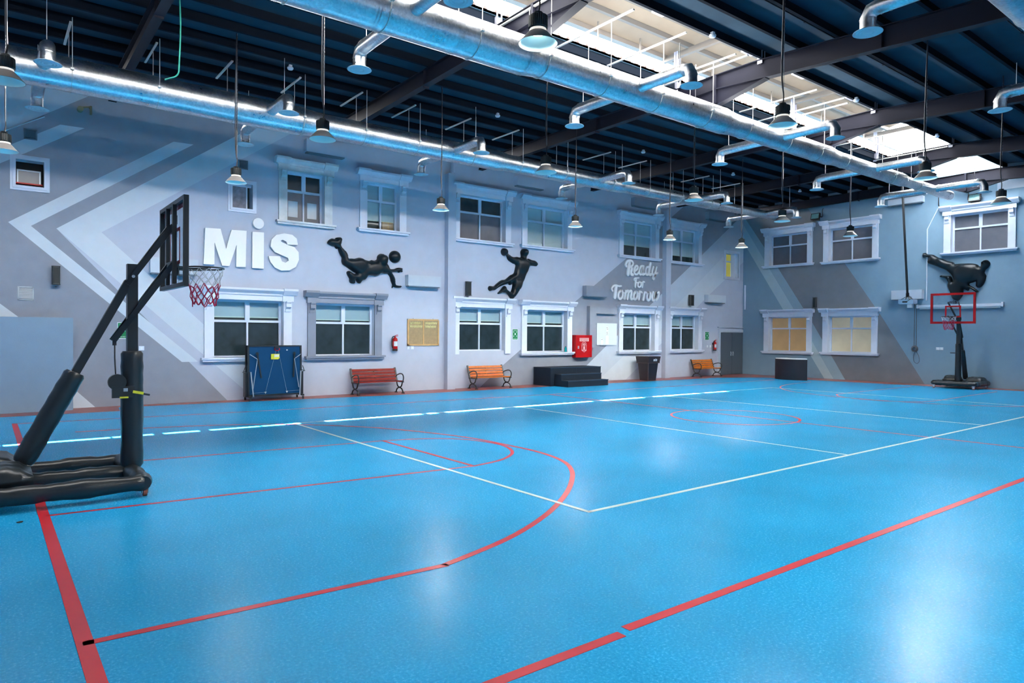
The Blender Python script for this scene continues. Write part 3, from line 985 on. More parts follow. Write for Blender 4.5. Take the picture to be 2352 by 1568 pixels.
duct2 = thing('air_duct', 'big galvanised air duct beneath the bright roof opening', 'duct', (-2.4, Y2, ZD))
sections(Y2, seg2, duct2)
for x in (4.78, 9.50, 14.4, 19.05, 23.1):
    branch(x, Y2, stepped(seg2)(x), 1, 1.52, duct2)
    branch(x, Y2, stepped(seg2)(x), -1, 1.38, duct2)
hangers(Y2, [1.6, 3.05, 4.4, 5.9, 7.3, 8.69, 10.09, 11.62, 13.08, 14.7, 16.1, 17.5, 20.2, 22.0], stepped(seg2), duct2, 7.92, 9.9, 7.19)
seg3 = split(-2.4, 9.0, 0.305) + split(9.0, 16.0, 0.265) + split(16.0, 24.0, 0.2)
duct3 = thing('air_duct', 'galvanised air duct just entering the top right corner of the photo', 'duct', (-2.4, Y3, ZD))
sections(Y3, seg3, duct3)
for x in (9.75, 15.0):
    branch(x, Y3, stepped(seg3)(x), 1, 1.48, duct3)
hangers(Y3, [8.6, 11.4, 13.1, 16.6], stepped(seg3), duct3, 2.4, 3.7, 6.78)

# ================================================================== HIGH-BAY LAMPS
def lamp_builder(first, hot, loc, label):
    root = thing('pendant_lamp', label, 'lamp', loc, 'bell-shaped high-bay lamps')
    x, y, z = loc
    m = MB()
    m.lathe([(0.0, 0.305), (0.045, 0.305), (0.05, 0.275), (0.085, 0.27), (0.09, 0.14), (0.0, 0.14)], (x, y, z), 28)
    for k in range(28):
        a = 2 * pi * k / 28
        m.box(-0.004, 0.004, -0.004, 0.004, 0, 0) if False else None
        c, s = cos(a), sin(a)
        m.bar((x + 0.093 * c, y + 0.093 * s, z + 0.155), (x + 0.093 * c, y + 0.093 * s, z + 0.265), 0.012, 0.006, up=(c, s, 0))
    m.build('heat_sink', LAMPBODY, root)
    m = MB()
    m.lathe([(0.083, 0.14), (0.086, 0.125), (0.083, 0.115)], (x, y, z), 28)
    m.build('collar', RIMGLOW, root)
    m = MB()
    m.lathe([(0.083, 0.118), (0.10, 0.105), (0.185, 0.012), (0.195, 0.0), (0.19, 0.0)], (x, y, z), 36)
    sh = m.build('lamp_shade', SHADE_OUT, root)
    m = MB()
    m.lathe([(0.19, 0.001), (0.180, 0.012), (0.097, 0.103), (0.08, 0.112)], (x, y, z), 36)
    m.build('reflector', SHADE_IN, sh)
    m = MB()
    m.lathe([(0.082, 0.110), (0.06, 0.10), (0.0, 0.095)], (x, y, z), 28)
    m.build('lens', LAMP_HOT if hot else LAMP_GLOW, root)
    return root
def lamp_light(power):
    ld = bpy.data.lights.new('lamp_light', 'SPOT')
    ld.energy = power
    ld.color = (1.0, 1.0, 0.90)
    ld.spot_size = radians(142)
    ld.spot_blend = 0.12
    ld.shadow_soft_size = 0.19
    lo = bpy.data.objects.new('lamp_light', ld)
    COL.objects.link(lo)
    return lo
ROW_A = [(0.25, 13.55), (3.80, 13.55), (8.35, 13.5), (12.35, 13.25), (16.2, 13.25), (19.35, 12.9)]
ROW_B = [(0.19, 9.75), (3.95, 9.7), (7.83, 9.17), (11.85, 9.06), (15.7, 9.32), (19.45, 9.45)]
ROW_C = [(4.30, 5.17), (8.57, 5.10), (13.4, 5.18), (17.1, 5.12)]
ROW_ADDED = [(4.3, 1.0), (8.57, 1.0), (13.2, 1.0), (17.2, 1.0)]  # unseen row, added to brighten the near floor
ORD = ['first', 'second', 'third', 'fourth', 'fifth', 'sixth']
LZ = 4.55
proto = {}
for row, where in ((ROW_A, 'the windowed-wall row'), (ROW_B, 'the middle row'), (ROW_C, 'the right-hand row'), (ROW_ADDED, 'the unseen added row at right')):
    for i, (x, y) in enumerate(row):
        hot = row is ROW_C and i == 0
        lab = 'black-topped bell pendant lamp, %s from the left in %s' % (ORD[i], where)
        if hot:
            lab = 'nearest bell pendant lamp, its lens glaring bright, under the roof opening'
        key = hot
        if key not in proto:
            r = lamp_builder(True, hot, (x, y, LZ), lab)
            proto[key] = r
        else:
            r = dup(proto[key], (x, y, LZ), lab)
        # the cord differs from lamp to lamp
        rnd = random.Random(i * 7 + len(row))
        topz = zl(y) - 0.002 if y > 9.9 else zr(y) - 0.002 if y < YRG else 7.195
        px = rnd.uniform(-0.03, 0.03)
        pts = [(x, y, LZ + 0.30), (x + 0.02, y, LZ + 0.42), (x + px * 0.6, y + 0.02, LZ + 0.75), (x + px, y, (LZ + topz) / 2 + 0.4), (x + px * 0.3, y - 0.01, topz - 0.3), (x, y, topz)]
        m = MB(); m.tube(spline(pts, 6), 0.009, 6)
        c = m.build('cord', CABLE, None)
        c.data.transform(Matrix.Translation(-Vector((x, y, LZ)))); c.parent = r
        m = MB()
        zz = LZ + 1.0
        while zz < topz:
            m.box(x + 0.012, x + 0.026, y - 0.003, y + 0.003, zz, zz + 0.035)
            m.box(x + 0.016, x + 0.022, y - 0.008, y + 0.008, zz + 0.035, zz + 0.06)
            zz += 0.06
        m.cyl((x + 0.019, y, LZ + 0.3), (x + 0.019, y, topz), 0.004, 5)
        c = m.build('chain', CHAIN, None)
        c.data.transform(Matrix.Translation(-Vector((x, y, LZ)))); c.parent = r
        if row is ROW_B:                 # these hang from a channel laid across the opening
            m = MB(); m.box(x - 0.02, x + 0.02, 7.80, 10.02, 7.19, 7.215)
            c = m.build('support_channel', ROD, None)
            c.data.transform(Matrix.Translation(-Vector((x, y, LZ)))); c.parent = r
        lo = lamp_light(LAMP_POWER[0 if row is ROW_A else 1 if row is ROW_B else 2 if row is ROW_C else 3][i])
        lo.location = (x, y, LZ + 0.012)

# ================================================================== SMALL THINGS UNDER THE ROOF
def detector(x, y, z, lab):
    t = thing('smoke_detector', lab, 'detector', (x, y, z - 0.10), 'round white smoke detectors on the purlins')
    m = MB(); m.lathe([(0, 0.0), (0.05, 0.005), (0.065, 0.03), (0.06, 0.05), (0.045, 0.055), (0.0, 0.055)], (x, y, z - 0.1), 20); m.build('detector_head', PLASTIC, t)
    m = MB(); m.box(x - 0.03, x + 0.03, y - 0.03, y + 0.03, z - 0.045, z); m.build('mount_box', PLASTIC, t)
for (x, y), w in zip([(5.0, 14.0), (10.16, 13.77), (15.56, 13.75), (20.08, 13.74), (24.3, 13.72)], ['first from the left', 'second from the left', 'middle one', 'second from the far end', 'last before the far wall']):
    detector(x, y, zl(y) - 0.17, 'white smoke detector above the duct by the windows, ' + w)
for (x, y), w in zip([(10.6, 7.72), (16.1, 7.72), (20.7, 7.72)], ['nearest the camera', 'middle one of three', 'farthest of three']):
    detector(x, y, zr(y) - 0.15, 'white smoke detector on the right lip of the roof opening, ' + w)
m = MB()
m.tube(spline([(2.48, 12.0, 7.15), (2.50, 12.0, 6.6), (2.48, 12.0, 6.0), (2.47, 12.0, 5.86), (2.43, 12.02, 5.80), (2.38, 12.03, 5.77)], 6), 0.012, 6)
m.bar((2.40, 12.03, 5.78), (2.28, 12.05, 5.72), 0.05, 0.012)
settle(tag(m.build('hanging_strap', GREENSTRAP), 'green strap dangling from the dark roof at upper left', 'strap'), (2.48, 12.0, 5.72))
m = MB()
m.tube([left(1.85, 0.02, 6.62), left(1.85, 0.16, 6.62), left(1.85, 0.16, 6.44)], 0.025, 10)
m.tube([left(1.66, 0.0, 6.55), left(1.66, 0.12, 6.55)], 0.06, 14)
m.tube([left(1.70, 0.06, 6.60), left(1.85, 0.06, 6.64)], 0.02, 8)
settle(tag(m.build('pipe_outlet', mat('dull_brass', (0.22, 0.20, 0.12), 0.6)), 'small bent brass pipe outlet high on the windowed wall at left', 'pipe'), left(1.75, 0, 6.44))
m = MB()
m.tube([left(0.2, 0.02, 5.76), left(0.9, 0.02, 6.2), left(1.02, 0.02, 6.27)], 0.012, 6)
settle(tag(m.build('thin_pipe', PLASTIC), 'thin pale pipe slanting up the wall at far left', 'pipe'), left(0.2, 0, 5.76))
# sprinkler-like conduit runs on the right slope
for yy, n in ((6.33, 1), (4.02, 2)):
    m = MB()
    m.cyl((8.0, yy, zr(yy) - 0.16), (26.0, yy, zr(yy) - 0.16), 0.012, 8)
    for k in range(12):
        m.box(8.3 + k * 1.5, 8.36 + k * 1.5, yy - 0.018, yy + 0.018, zr(yy) - 0.176, zr(yy) - 0.144)
    settle(tag(m.build('conduit', STEEL), 'black conduit run under the right roof slope, ' + ('nearer the opening' if n == 1 else 'nearer the right edge'), 'conduit'), (8, yy, zr(yy) - 0.176))

# ================================================================== THINGS ON THE WALLS
def wbox(place, a, c, d, z0, z1, mt, name='body', parent=None):
    m = MB(); m.T = place; m.box(a, c, 0.0, d, z0, z1)
    return m.build(name, mt, parent)
# boxy units, painted over with the wall
units = [
    (left, 3.02, 4.04, 3.03, 3.42, P_MID, 'boxy wall unit painted pale blue behind the near basketball hoop'),
    (left, 9.73, 10.84, 3.06, 3.40, P_MID, 'boxy wall unit beside the diving volleyball figure'),
    (left, 16.88, 17.95, 3.05, 3.44, P_GREY, 'boxy wall unit on the grey diagonal left of the slogan'),
    (left, 23.92, 25.15, 3.06, 3.41, P_LIGHT, 'boxy wall unit above the grey corner door'),
    (left, 6.69, 7.79, 6.44, 6.80, P_BASE, 'boxy wall unit in shade above the stained upper window'),
    (left, 13.74, 14.91, 6.54, 6.87, P_BASE, 'boxy wall unit in shade above the pair of upper windows'),
    (left, 19.36, 20.67, 6.56, 6.89, P_GREY, 'boxy wall unit high above the slogan and its window'),
    (left, 23.92, 25.17, 6.55, 6.88, P_GREY, 'boxy wall unit high up near the far corner'),
    (back, 10.30, 11.34, 3.04, 3.40, P_MID, 'boxy wall unit on the far wall behind the projector'),
    (back, 10.32, 11.50, 6.52, 6.76, P_MID, 'boxy wall unit at the top of the far wall behind the duct end')]
for place, a, c, z0, z1, mt, lab in units:
    t = thing('wall_unit', lab, 'wall unit', place((a + c) / 2, 0, z0), 'boxy units painted to match the walls')
    m = MB(); m.T = place
    m.box(a, c, 0, 0.20, z0 + 0.03, z1)
    m.build('casing', mt, t)
    m = MB(); m.T = place
    m.box(a + 0.03, c - 0.03, 0, 0.18, z0, z0 + 0.03)
    for k in range(3):
        m.box(a + 0.08, c - 0.08, 0.04 + k * 0.045, 0.055 + k * 0.045, z0 - 0.008, z0)
    m.build('outlet', LOUVRE, t)
# column loudspeakers
for place, a, c, z0, z1, lab in (
        (left, 1.14, 1.29, 2.70, 3.08, 'black column loudspeaker on the grey wall at far left'),
        (left, 11.82, 12.00, 2.90, 3.31, 'black column loudspeaker above the window left of the leaping figure'),
        (left, 22.82, 23.05, 2.93, 3.34, 'black column loudspeaker above the last lower window before the corner'),
        (back, 14.26, 14.40, 2.87, 3.26, 'black column loudspeaker between the two lit windows of the far wall')):
    t = thing('loudspeaker', lab, 'speaker', place((a + c) / 2, 0, z0), 'column loudspeakers')
    m = MB(); m.T = place
    m.prism([(a, 0.05), (c, 0.05), (c, 0.12), (c - 0.02, 0.15), (a + 0.02, 0.15), (a, 0.12)], lambda p, q, d: (p, q, d), z0, z1)
    m.build('cabinet', SPKBODY, t)
    m = MB(); m.T = place; m.box(a + 0.025, c - 0.025, 0.15, 0.156, z0 + 0.02, z1 - 0.02); m.build('grille', GRILLE, t)
    m = MB(); m.T = place
    m.box((a + c) / 2 - 0.02, (a + c) / 2 + 0.02, 0, 0.05, z0 + 0.1, z1 - 0.1); m.box((a + c) / 2 - 0.015, (a + c) / 2 + 0.015, 0, 0.09, z0 - 0.06, z0 - 0.045); m.box(a - 0.004, c + 0.004, 0.04, 0.155, z1, z1 + 0.012); m.box(a - 0.004, c + 0.004, 0.04, 0.155, z0 - 0.012, z0)
    m.build('bracket', BLACK, t)
# louvred vents
for a, c, z0, z1, mt, lab in ((0.66, 0.89, 5.74, 5.96, LOUVRE, 'dark square louvred vent high on the wall at far left'), (0.55, 0.83, 2.34, 2.63, LOUVREW, 'pale square louvred vent below the first loudspeaker'), (5.01, 5.25, 5.78, 6.01, LOUVRE, 'dark square louvred vent above the small blocked window')):
    t = thing('air_vent', lab, 'vent', left((a + c) / 2, 0, z0), 'small louvred wall vents')
    m = MB(); m.T = left
    m.box(a, c, 0, 0.02, z0, z0 + 0.025); m.box(a, c, 0, 0.02, z1 - 0.025, z1); m.box(a, a + 0.025, 0, 0.02, z0, z1); m.box(c - 0.025, c, 0, 0.02, z0, z1)
    m.build('frame', mt, t)
    wbox(left, a + 0.02, c - 0.02, 0.004, z0 + 0.02, z1 - 0.02, LOUVRE if mt is LOUVREW else BLACK, 'backing', t)
    for k in range(7):
        z = z0 + 0.035 + k * (z1 - z0 - 0.07) / 7
        m = MB(); m.T = left
        m.add([(a + 0.025, 0.004, z + 0.022), (c - 0.025, 0.004, z + 0.022), (c - 0.025, 0.02, z), (a + 0.025, 0.02, z), (a + 0.025, 0.004, z + 0.028), (c - 0.025, 0.004, z + 0.028), (c - 0.025, 0.02, z + 0.006), (a + 0.025, 0.02, z + 0.006)], [(0, 1, 2, 3), (7, 6, 5, 4), (0, 4, 5, 1), (2, 6, 7, 3), (0, 3, 7, 4), (1, 5, 6, 2)])
        m.build('slat', mt, t)

# ---- lettering helpers
def text_mesh(s, size, place, a, z, d, depth=0.002, align='CENTER', flip=1):
    cu = bpy.data.curves.new('t', 'FONT')
    cu.body = s; cu.size = size; cu.align_x = align; cu.align_y = 'CENTER'; cu.extrude = 0; cu.resolution_u = 3
    o = bpy.data.objects.new('t', cu); COL.objects.link(o)
    dg = bpy.context.evaluated_depsgraph_get()
    me = bpy.data.meshes.new_from_object(o.evaluated_get(dg))
    mb = MB()
    n = len(me.vertices)
    v = [place(a + flip * p.co.x, d, z + p.co.y) for p in me.vertices]
    mb.add(v, [tuple(f.vertices) for f in me.polygons])
    bpy.data.objects.remove(o); bpy.data.curves.remove(cu); bpy.data.meshes.remove(me)
    return mb
def ribbon(mb, pts, w, place, d0, d1):
    P = spline(pts, 5) if len(pts) > 2 else [Vector((p[0], p[1], 0)) for p in pts]
    n = len(P)
    v = []
    for i in range(n):
        t = (P[min(i + 1, n - 1)] - P[max(i - 1, 0)]).normalized()
        s = Vector((-t.y, t.x, 0)) * (w / 2)
        for q in (P[i] + s, P[i] - s):
            v += [place(q.x, d1, q.y), place(q.x, d0, q.y)]
    fs = [(0, 1, 3, 2), (4 * n - 4, 4 * n - 2, 4 * n - 1, 4 * n - 3)]
    for i in range(n - 1):
        a, b = 4 * i, 4 * i + 4
        fs += [(a, a + 2, b + 2, b), (a, b, b + 1, a + 1), (a + 2, a + 3, b + 3, b + 2), (a + 1, b + 1, b + 3, a + 3)]
    mb.add(v, fs)
    for c in (P[0], P[-1]):
        k = 10
        ring = [(c.x + w / 2 * cos(2 * pi * j / k), c.y + w / 2 * sin(2 * pi * j / k)) for j in range(k)]
        mb.prism(ring, lambda p, q, d: place(p, d, q), d0, d1 + 0.001)

FIG1=[(7.34,4.13),(7.37,4.20),(7.46,4.26),(7.55,4.25),(7.58,4.29),(7.66,4.31),(7.73,4.31),(7.76,4.27),(7.75,4.19),(7.73,4.11),(7.77,4.03),(7.84,3.97),(7.90,3.91),(7.93,3.85),(7.95,3.76),(8.04,3.76),(8.12,3.76),(8.19,3.78),(8.26,3.80),(8.35,3.79),(8.45,3.75),(8.57,3.73),(8.64,3.76),(8.73,3.75),(8.81,3.79),(8.82,3.84),(8.84,3.90),(8.90,3.95),(8.96,3.96),(9.05,3.93),(9.11,3.89),(9.13,3.81),(9.11,3.71),(9.17,3.65),(9.19,3.60),(9.22,3.55),(9.29,3.54),(9.37,3.55),(9.45,3.59),(9.54,3.60),(9.61,3.59),(9.64,3.56),(9.60,3.56),(9.58,3.56),(9.63,3.50),(9.61,3.48),(9.55,3.49),(9.53,3.46),(9.49,3.46),(9.48,3.49),(9.41,3.48),(9.28,3.45),(9.32,3.40),(9.37,3.31),(9.39,3.22),(9.40,3.11),(9.44,3.09),(9.52,3.08),(9.58,3.08),(9.60,3.06),(9.57,3.03),(9.49,3.02),(9.41,3.02),(9.33,3.04),(9.31,3.00),(9.29,3.01),(9.30,3.06),(9.31,3.09),(9.26,3.20),(9.23,3.31),(9.16,3.40),(9.06,3.40),(8.94,3.40),(8.86,3.34),(8.76,3.31),(8.69,3.32),(8.56,3.32),(8.52,3.27),(8.46,3.20),(8.38,3.17),(8.34,3.13),(8.31,3.09),(8.27,3.08),(8.22,3.10),(8.17,3.17),(8.14,3.18),(8.15,3.12),(8.14,3.08),(8.08,3.07),(8.00,3.09),(7.98,3.15),(7.98,3.20),(7.93,3.28),(7.90,3.35),(7.92,3.40),(7.98,3.41),(8.04,3.38),(8.11,3.34),(8.18,3.36),(8.11,3.39),(7.99,3.46),(7.88,3.53),(7.79,3.58),(7.75,3.67),(7.76,3.76),(7.72,3.82),(7.67,3.92),(7.64,4.01),(7.61,3.99),(7.57,4.01),(7.54,4.05),(7.46,4.06),(7.37,4.10)]
FIG2=[(13.44,4.36),(13.48,4.32),(13.53,4.28),(13.55,4.29),(13.60,4.25),(13.72,4.22),(13.86,4.24),(14.02,4.23),(14.04,4.30),(14.02,4.40),(14.06,4.49),(14.16,4.54),(14.26,4.51),(14.29,4.43),(14.28,4.32),(14.25,4.21),(14.34,4.22),(14.49,4.18),(14.63,4.17),(14.71,4.11),(14.74,4.05),(14.71,3.99),(14.60,3.99),(14.46,3.99),(14.38,3.95),(14.33,3.88),(14.29,3.77),(14.22,3.63),(14.15,3.48),(14.07,3.35),(14.02,3.23),(13.95,3.15),(13.89,3.04),(13.81,2.94),(13.74,2.88),(13.70,2.85),(13.62,2.86),(13.56,2.92),(13.50,2.99),(13.42,3.04),(13.34,3.04),(13.29,3.05),(13.20,3.02),(13.12,2.99),(13.09,3.01),(13.12,3.05),(13.20,3.12),(13.28,3.21),(13.34,3.26),(13.40,3.25),(13.44,3.16),(13.52,3.11),(13.58,3.08),(13.63,3.09),(13.66,3.15),(13.69,3.24),(13.71,3.36),(13.64,3.33),(13.60,3.30),(13.55,3.31),(13.53,3.35),(13.44,3.33),(13.29,3.28),(13.17,3.23),(13.06,3.17),(12.97,3.11),(12.87,3.10),(12.78,3.07),(12.72,3.12),(12.72,3.18),(12.76,3.23),(12.86,3.23),(12.93,3.23),(13.01,3.29),(13.13,3.38),(13.26,3.45),(13.37,3.46),(13.48,3.53),(13.61,3.63),(13.67,3.65),(13.75,3.70),(13.78,3.78),(13.81,3.90),(13.82,3.96),(13.78,4.00),(13.72,4.01),(13.60,4.06),(13.50,4.12),(13.46,4.19),(13.43,4.27),(13.41,4.31)]
FIG3=[(10.36,4.65),(10.33,4.71),(10.25,4.71),(10.20,4.66),(10.09,4.64),(10.00,4.62),(9.86,4.52),(9.70,4.45),(9.54,4.36),(9.40,4.32),(9.35,4.28),(9.32,4.24),(9.18,4.24),(8.99,4.24),(8.79,4.22),(8.64,4.17),(8.55,4.09),(8.53,4.20),(8.46,4.29),(8.37,4.31),(8.29,4.24),(8.27,4.15),(8.33,4.04),(8.40,3.98),(8.43,3.88),(8.38,3.78),(8.41,3.62),(8.47,3.47),(8.55,3.39),(8.63,3.39),(8.68,3.46),(8.67,3.59),(8.76,3.57),(8.87,3.54),(8.85,3.47),(8.75,3.41),(8.60,3.27),(8.65,3.23),(8.74,3.29),(8.85,3.38),(8.88,3.32),(8.92,3.29),(9.04,3.36),(9.05,3.23),(9.08,3.12),(9.18,2.98),(9.24,2.97),(9.35,3.01),(9.42,3.13),(9.46,3.27),(9.53,3.45),(9.54,3.57),(9.52,3.60),(9.56,3.70),(9.64,3.79),(9.76,3.81),(9.79,3.85),(9.74,3.88),(9.62,3.85),(9.48,3.84),(9.43,3.81),(9.39,3.71),(9.38,3.61),(9.36,3.69),(9.39,3.81),(9.44,3.90),(9.59,4.05),(9.73,4.12),(9.96,4.24),(10.18,4.34),(10.17,4.45),(10.14,4.53),(10.22,4.56),(10.29,4.53),(10.34,4.56)]
LM=[(4.23,4.22),(4.58,4.23),(4.71,3.75),(4.84,4.23),(5.20,4.24),(5.18,3.33),(4.95,3.32),(4.96,3.87),(4.79,3.33),(4.62,3.33),(4.44,3.88),(4.44,3.34),(4.19,3.34)]
LI=[(5.35,4.23),(5.63,4.24),(5.63,3.32),(5.34,3.32)]
LS=[(6.51,4.00),(6.48,4.16),(6.36,4.25),(6.15,4.27),(5.94,4.21),(5.82,4.07),(5.80,3.90),(5.91,3.76),(6.11,3.69),(6.25,3.64),(6.27,3.57),(6.18,3.51),(6.09,3.54),(6.04,3.67),(5.75,3.65),(5.80,3.50),(5.91,3.37),(6.08,3.30),(6.29,3.32),(6.46,3.42),(6.54,3.61),(6.53,3.81),(6.42,3.93),(6.21,3.99),(6.08,4.04),(6.06,4.07),(6.11,4.10),(6.20,4.06),(6.24,3.98)]
SCRIPT=[
[ (0.116,[(19.24,4.42),(19.17,3.97)]),(0.072,[(19.08,4.27),(19.04,4.34),(19.12,4.46),(19.26,4.51),(19.39,4.48),(19.44,4.40),(19.38,4.31),(19.28,4.28)]),(0.101,[(19.32,4.28),(19.37,4.21),(19.33,4.07),(19.36,3.99),(19.43,3.98)]) ],
[ (0.070,[(19.51,4.11),(19.66,4.20),(19.70,4.30),(19.62,4.33),(19.53,4.23),(19.51,4.10),(19.56,4.01),(19.68,4.02),(19.77,4.11)]) ],
[ (0.074,[(19.97,4.35),(19.88,4.32),(19.81,4.20),(19.79,4.08),(19.85,4.01),(19.93,4.06),(20.01,4.25)]),(0.085,[(20.03,4.34),(19.97,4.09),(20.00,4.02),(20.09,4.05)]) ],
[ (0.074,[(20.32,4.34),(20.20,4.30),(20.16,4.15),(20.19,4.04),(20.28,4.03),(20.34,4.11)]),(0.092,[(20.43,4.48),(20.35,4.12),(20.40,4.03),(20.46,4.06)]) ],
[ (0.082,[(20.60,4.35),(20.53,4.15),(20.57,4.05),(20.65,4.06),(20.73,4.14)]),(0.067,[(20.79,4.36),(20.69,4.01),(20.66,3.89),(20.60,3.87),(20.58,3.92),(20.69,4.02),(20.85,4.13)]) ],
[ (0.073,[(19.61,3.84),(19.57,3.52)]),(0.050,[(19.53,3.77),(19.50,3.81),(19.57,3.86),(19.66,3.87),(19.77,3.88)]),(0.044,[(19.59,3.69),(19.72,3.69)]) ],
[ (0.056,[(19.81,3.74),(19.73,3.67),(19.72,3.57),(19.80,3.53),(19.88,3.58),(19.89,3.68),(19.81,3.74)]),(0.038,[(19.88,3.70),(19.96,3.72)]) ],
[ (0.068,[(20.00,3.75),(19.97,3.53)]),(0.053,[(19.98,3.71),(20.06,3.75),(20.09,3.73)]) ],
[ (0.111,[(18.54,3.50),(18.47,3.08)]),(0.068,[(18.34,3.32),(18.30,3.40),(18.38,3.50),(18.52,3.53),(18.68,3.51),(18.80,3.52)]) ],
[ (0.077,[(18.80,3.36),(18.68,3.27),(18.65,3.13),(18.72,3.04),(18.83,3.08),(18.88,3.20),(18.86,3.33),(18.80,3.36)]),(0.037,[(18.88,3.28),(18.97,3.27)]) ],
[ (0.084,[(19.05,3.35),(18.99,3.05)]),(0.083,[(19.04,3.29),(19.13,3.35),(19.19,3.34),(19.15,3.05)]),(0.081,[(19.19,3.29),(19.30,3.36),(19.37,3.34),(19.33,3.13),(19.37,3.05),(19.47,3.08)]) ],
[ (0.076,[(19.61,3.35),(19.51,3.25),(19.49,3.13),(19.54,3.05),(19.63,3.08),(19.70,3.20),(19.68,3.33),(19.61,3.35)]),(0.038,[(19.70,3.29),(19.80,3.28)]) ],
[ (0.085,[(19.84,3.36),(19.78,3.06)]),(0.059,[(19.82,3.29),(19.91,3.36),(19.95,3.32)]) ],
[ (0.086,[(20.10,3.34),(20.04,3.05)]),(0.059,[(20.08,3.28),(20.16,3.35),(20.20,3.32)]) ],
[ (0.077,[(20.33,3.35),(20.26,3.26),(20.25,3.12),(20.32,3.04),(20.42,3.09),(20.46,3.22),(20.43,3.34),(20.33,3.35)]) ],
[ (0.081,[(20.60,3.37),(20.55,3.17),(20.59,3.05),(20.69,3.10),(20.76,3.36)]),(0.066,[(20.76,3.36),(20.73,3.12),(20.80,3.07),(20.90,3.17),(20.95,3.31),(20.94,3.39),(20.88,3.36)]) ],
]


# ---- big white MIS letters
def disc(cx, cz, r, k=32):
    return [(cx + r * cos(2 * pi * j / k), cz + r * sin(2 * pi * j / k)) for j in range(k)]
PL = lambda p, q, d: left(p, d, q)
t = thing('wall_letters', 'huge white three-dimensional MIS letters on the windowed wall', 'sign', left(5.35, 0, 3.3))
for poly in (LM, LI):
    m = MB(); m.prism(poly, PL, 0.025, 0.085); l = m.build('letter', WHITELET, t)
    if poly is LI:
        m = MB(); m.prism(disc(5.495, 4.457, 0.135), PL, 0.025, 0.085); m.build('letter_dot', WHITELET, l)
SS = [(p.x, p.y) for p in spline(LS, 3, closed=True)]
m = MB(); m.prism(LS, PL, 0.025, 0.085); m.build('letter', WHITELET, t)
t = thing('wall_slogan', 'white script lettering Ready For Tomorrow on the grey diagonal', 'sign', left(19.8, 0, 3.0))
for lt in SCRIPT:
    m = MB()
    for w, pts in lt:
        ribbon(m, pts, w * 1.08, left, 0.02, 0.075)
    m.build('letter', WHITELET, t)

# ---- black athlete reliefs
def relief(outline, place, name, mt, parent=None, base=0.03, thick=0.11, R=0.13, bumps=(), step=0.035):
    B = [(p.x, p.y) for p in spline(outline, 2, closed=True)]
    def inside(p):
        c = False
        for i in range(len(B)):
            (x1, y1), (x2, y2) = B[i], B[i - 1]
            if (y1 > p[1]) != (y2 > p[1]) and p[0] < (x2 - x1) * (p[1] - y1) / (y2 - y1) + x1:
                c = not c
        return c
    def dist(p):
        best = 9
        for i in range(len(B)):
            (x1, y1), (x2, y2) = B[i], B[i - 1]
            dx, dy = x2 - x1, y2 - y1
            l = dx * dx + dy * dy
            u = 0 if l == 0 else max(0, min(1, ((p[0] - x1) * dx + (p[1] - y1) * dy) / l))
            best = min(best, (p[0] - x1 - u * dx) ** 2 + (p[1] - y1 - u * dy) ** 2)
        return sqrt(best)
    nb = len(B)
    co = [Vector(p) for p in B]
    hs = [0.0] * nb
    a0, a1 = min(p[0] for p in B), max(p[0] for p in B)
    b0, b1 = min(p[1] for p in B), max(p[1] for p in B)
    rnd = random.Random(3)
    row = 0
    y = b0
    while y < b1:
        x = a0 + (step / 2 if row % 2 else 0)
        while x < a1:
            if inside((x, y)):
                dd = dist((x, y))
                if dd > step * 0.35:
                    u = min(1.0, dd / R)
                    h = thick * sqrt(max(0, 1 - (1 - u) ** 2))
                    for bx, by, br, bh in bumps:
                        q = ((x - bx) ** 2 + (y - by) ** 2) / br ** 2
                        if q < 1:
                            h += bh * sqrt(1 - q)
                    co.append(Vector((x, y))); hs.append(h)
            x += step
        y += step * 0.87; row += 1
    V, E, F, ov = delaunay_2d_cdt(co, [(i, (i + 1) % nb) for i in range(nb)], [list(range(nb))], 1, 1e-6)[:4]
    H = []
    for i, v in enumerate(V):
        src = ov[i]
        H.append(hs[src[0]] if src else 0.0)
    mb = MB()
    mb.add([place(v.x, base + 0.012 + h, v.y) for v, h in zip(V, H)], [tuple(f) for f in F], smooth=True)
    v2 = [place(p[0], base + 0.012, p[1]) for p in B] + [place(p[0], 0.004, p[1]) for p in B]
    mb.add(v2, [(i, (i + 1) % nb, nb + (i + 1) % nb, nb + i) for i in range(nb)])
    return mb.build(name, mt, parent)
t = thing('athlete_relief', 'black relief of a volleyball player diving towards a ball', 'relief', left(8.5, 0, 3.0))
relief(FIG1, left, 'figure', BLACKART, t, bumps=((8.98, 3.80, 0.17, 0.10), (8.2, 3.62, 0.25, 0.05), (8.75, 3.5, 0.22, 0.05)))
m = MB()
ball = [(0.18 * sin(pi * k / 2 / 8), 0.13 * cos(pi * k / 2 / 8)) for k in range(9)]
def dome(cx, cz, r, h, place):
    mb = MB(); n = 28
    v = []
    for k in range(9):
        a = pi / 2 * k / 8
        for j in range(n):
            v.append(place(cx + r * sin(a) * cos(2 * pi * j / n), 0.02 + h * cos(a), cz + r * sin(a) * sin(2 * pi * j / n)))
    for j in range(n):
        v.append(place(cx + r * cos(2 * pi * j / n), 0.0, cz + r * sin(2 * pi * j / n)))
    fs = [(k * n + j, k * n + (j + 1) % n, (k + 1) * n + (j + 1) % n, (k + 1) * n + j) for k in range(9) for j in range(n)]
    return mb.add(v, fs, True)
settle(tag(dome(9.38, 3.905, 0.18, 0.16, left).build('ball_relief', BLACKART), 'black half-ball fixed to the wall by the diving player', 'ball'), left(9.38, 0, 3.72))
t = thing('athlete_relief', 'black relief of a handball player leaping with arm raised', 'relief', left(13.9, 0, 2.8))
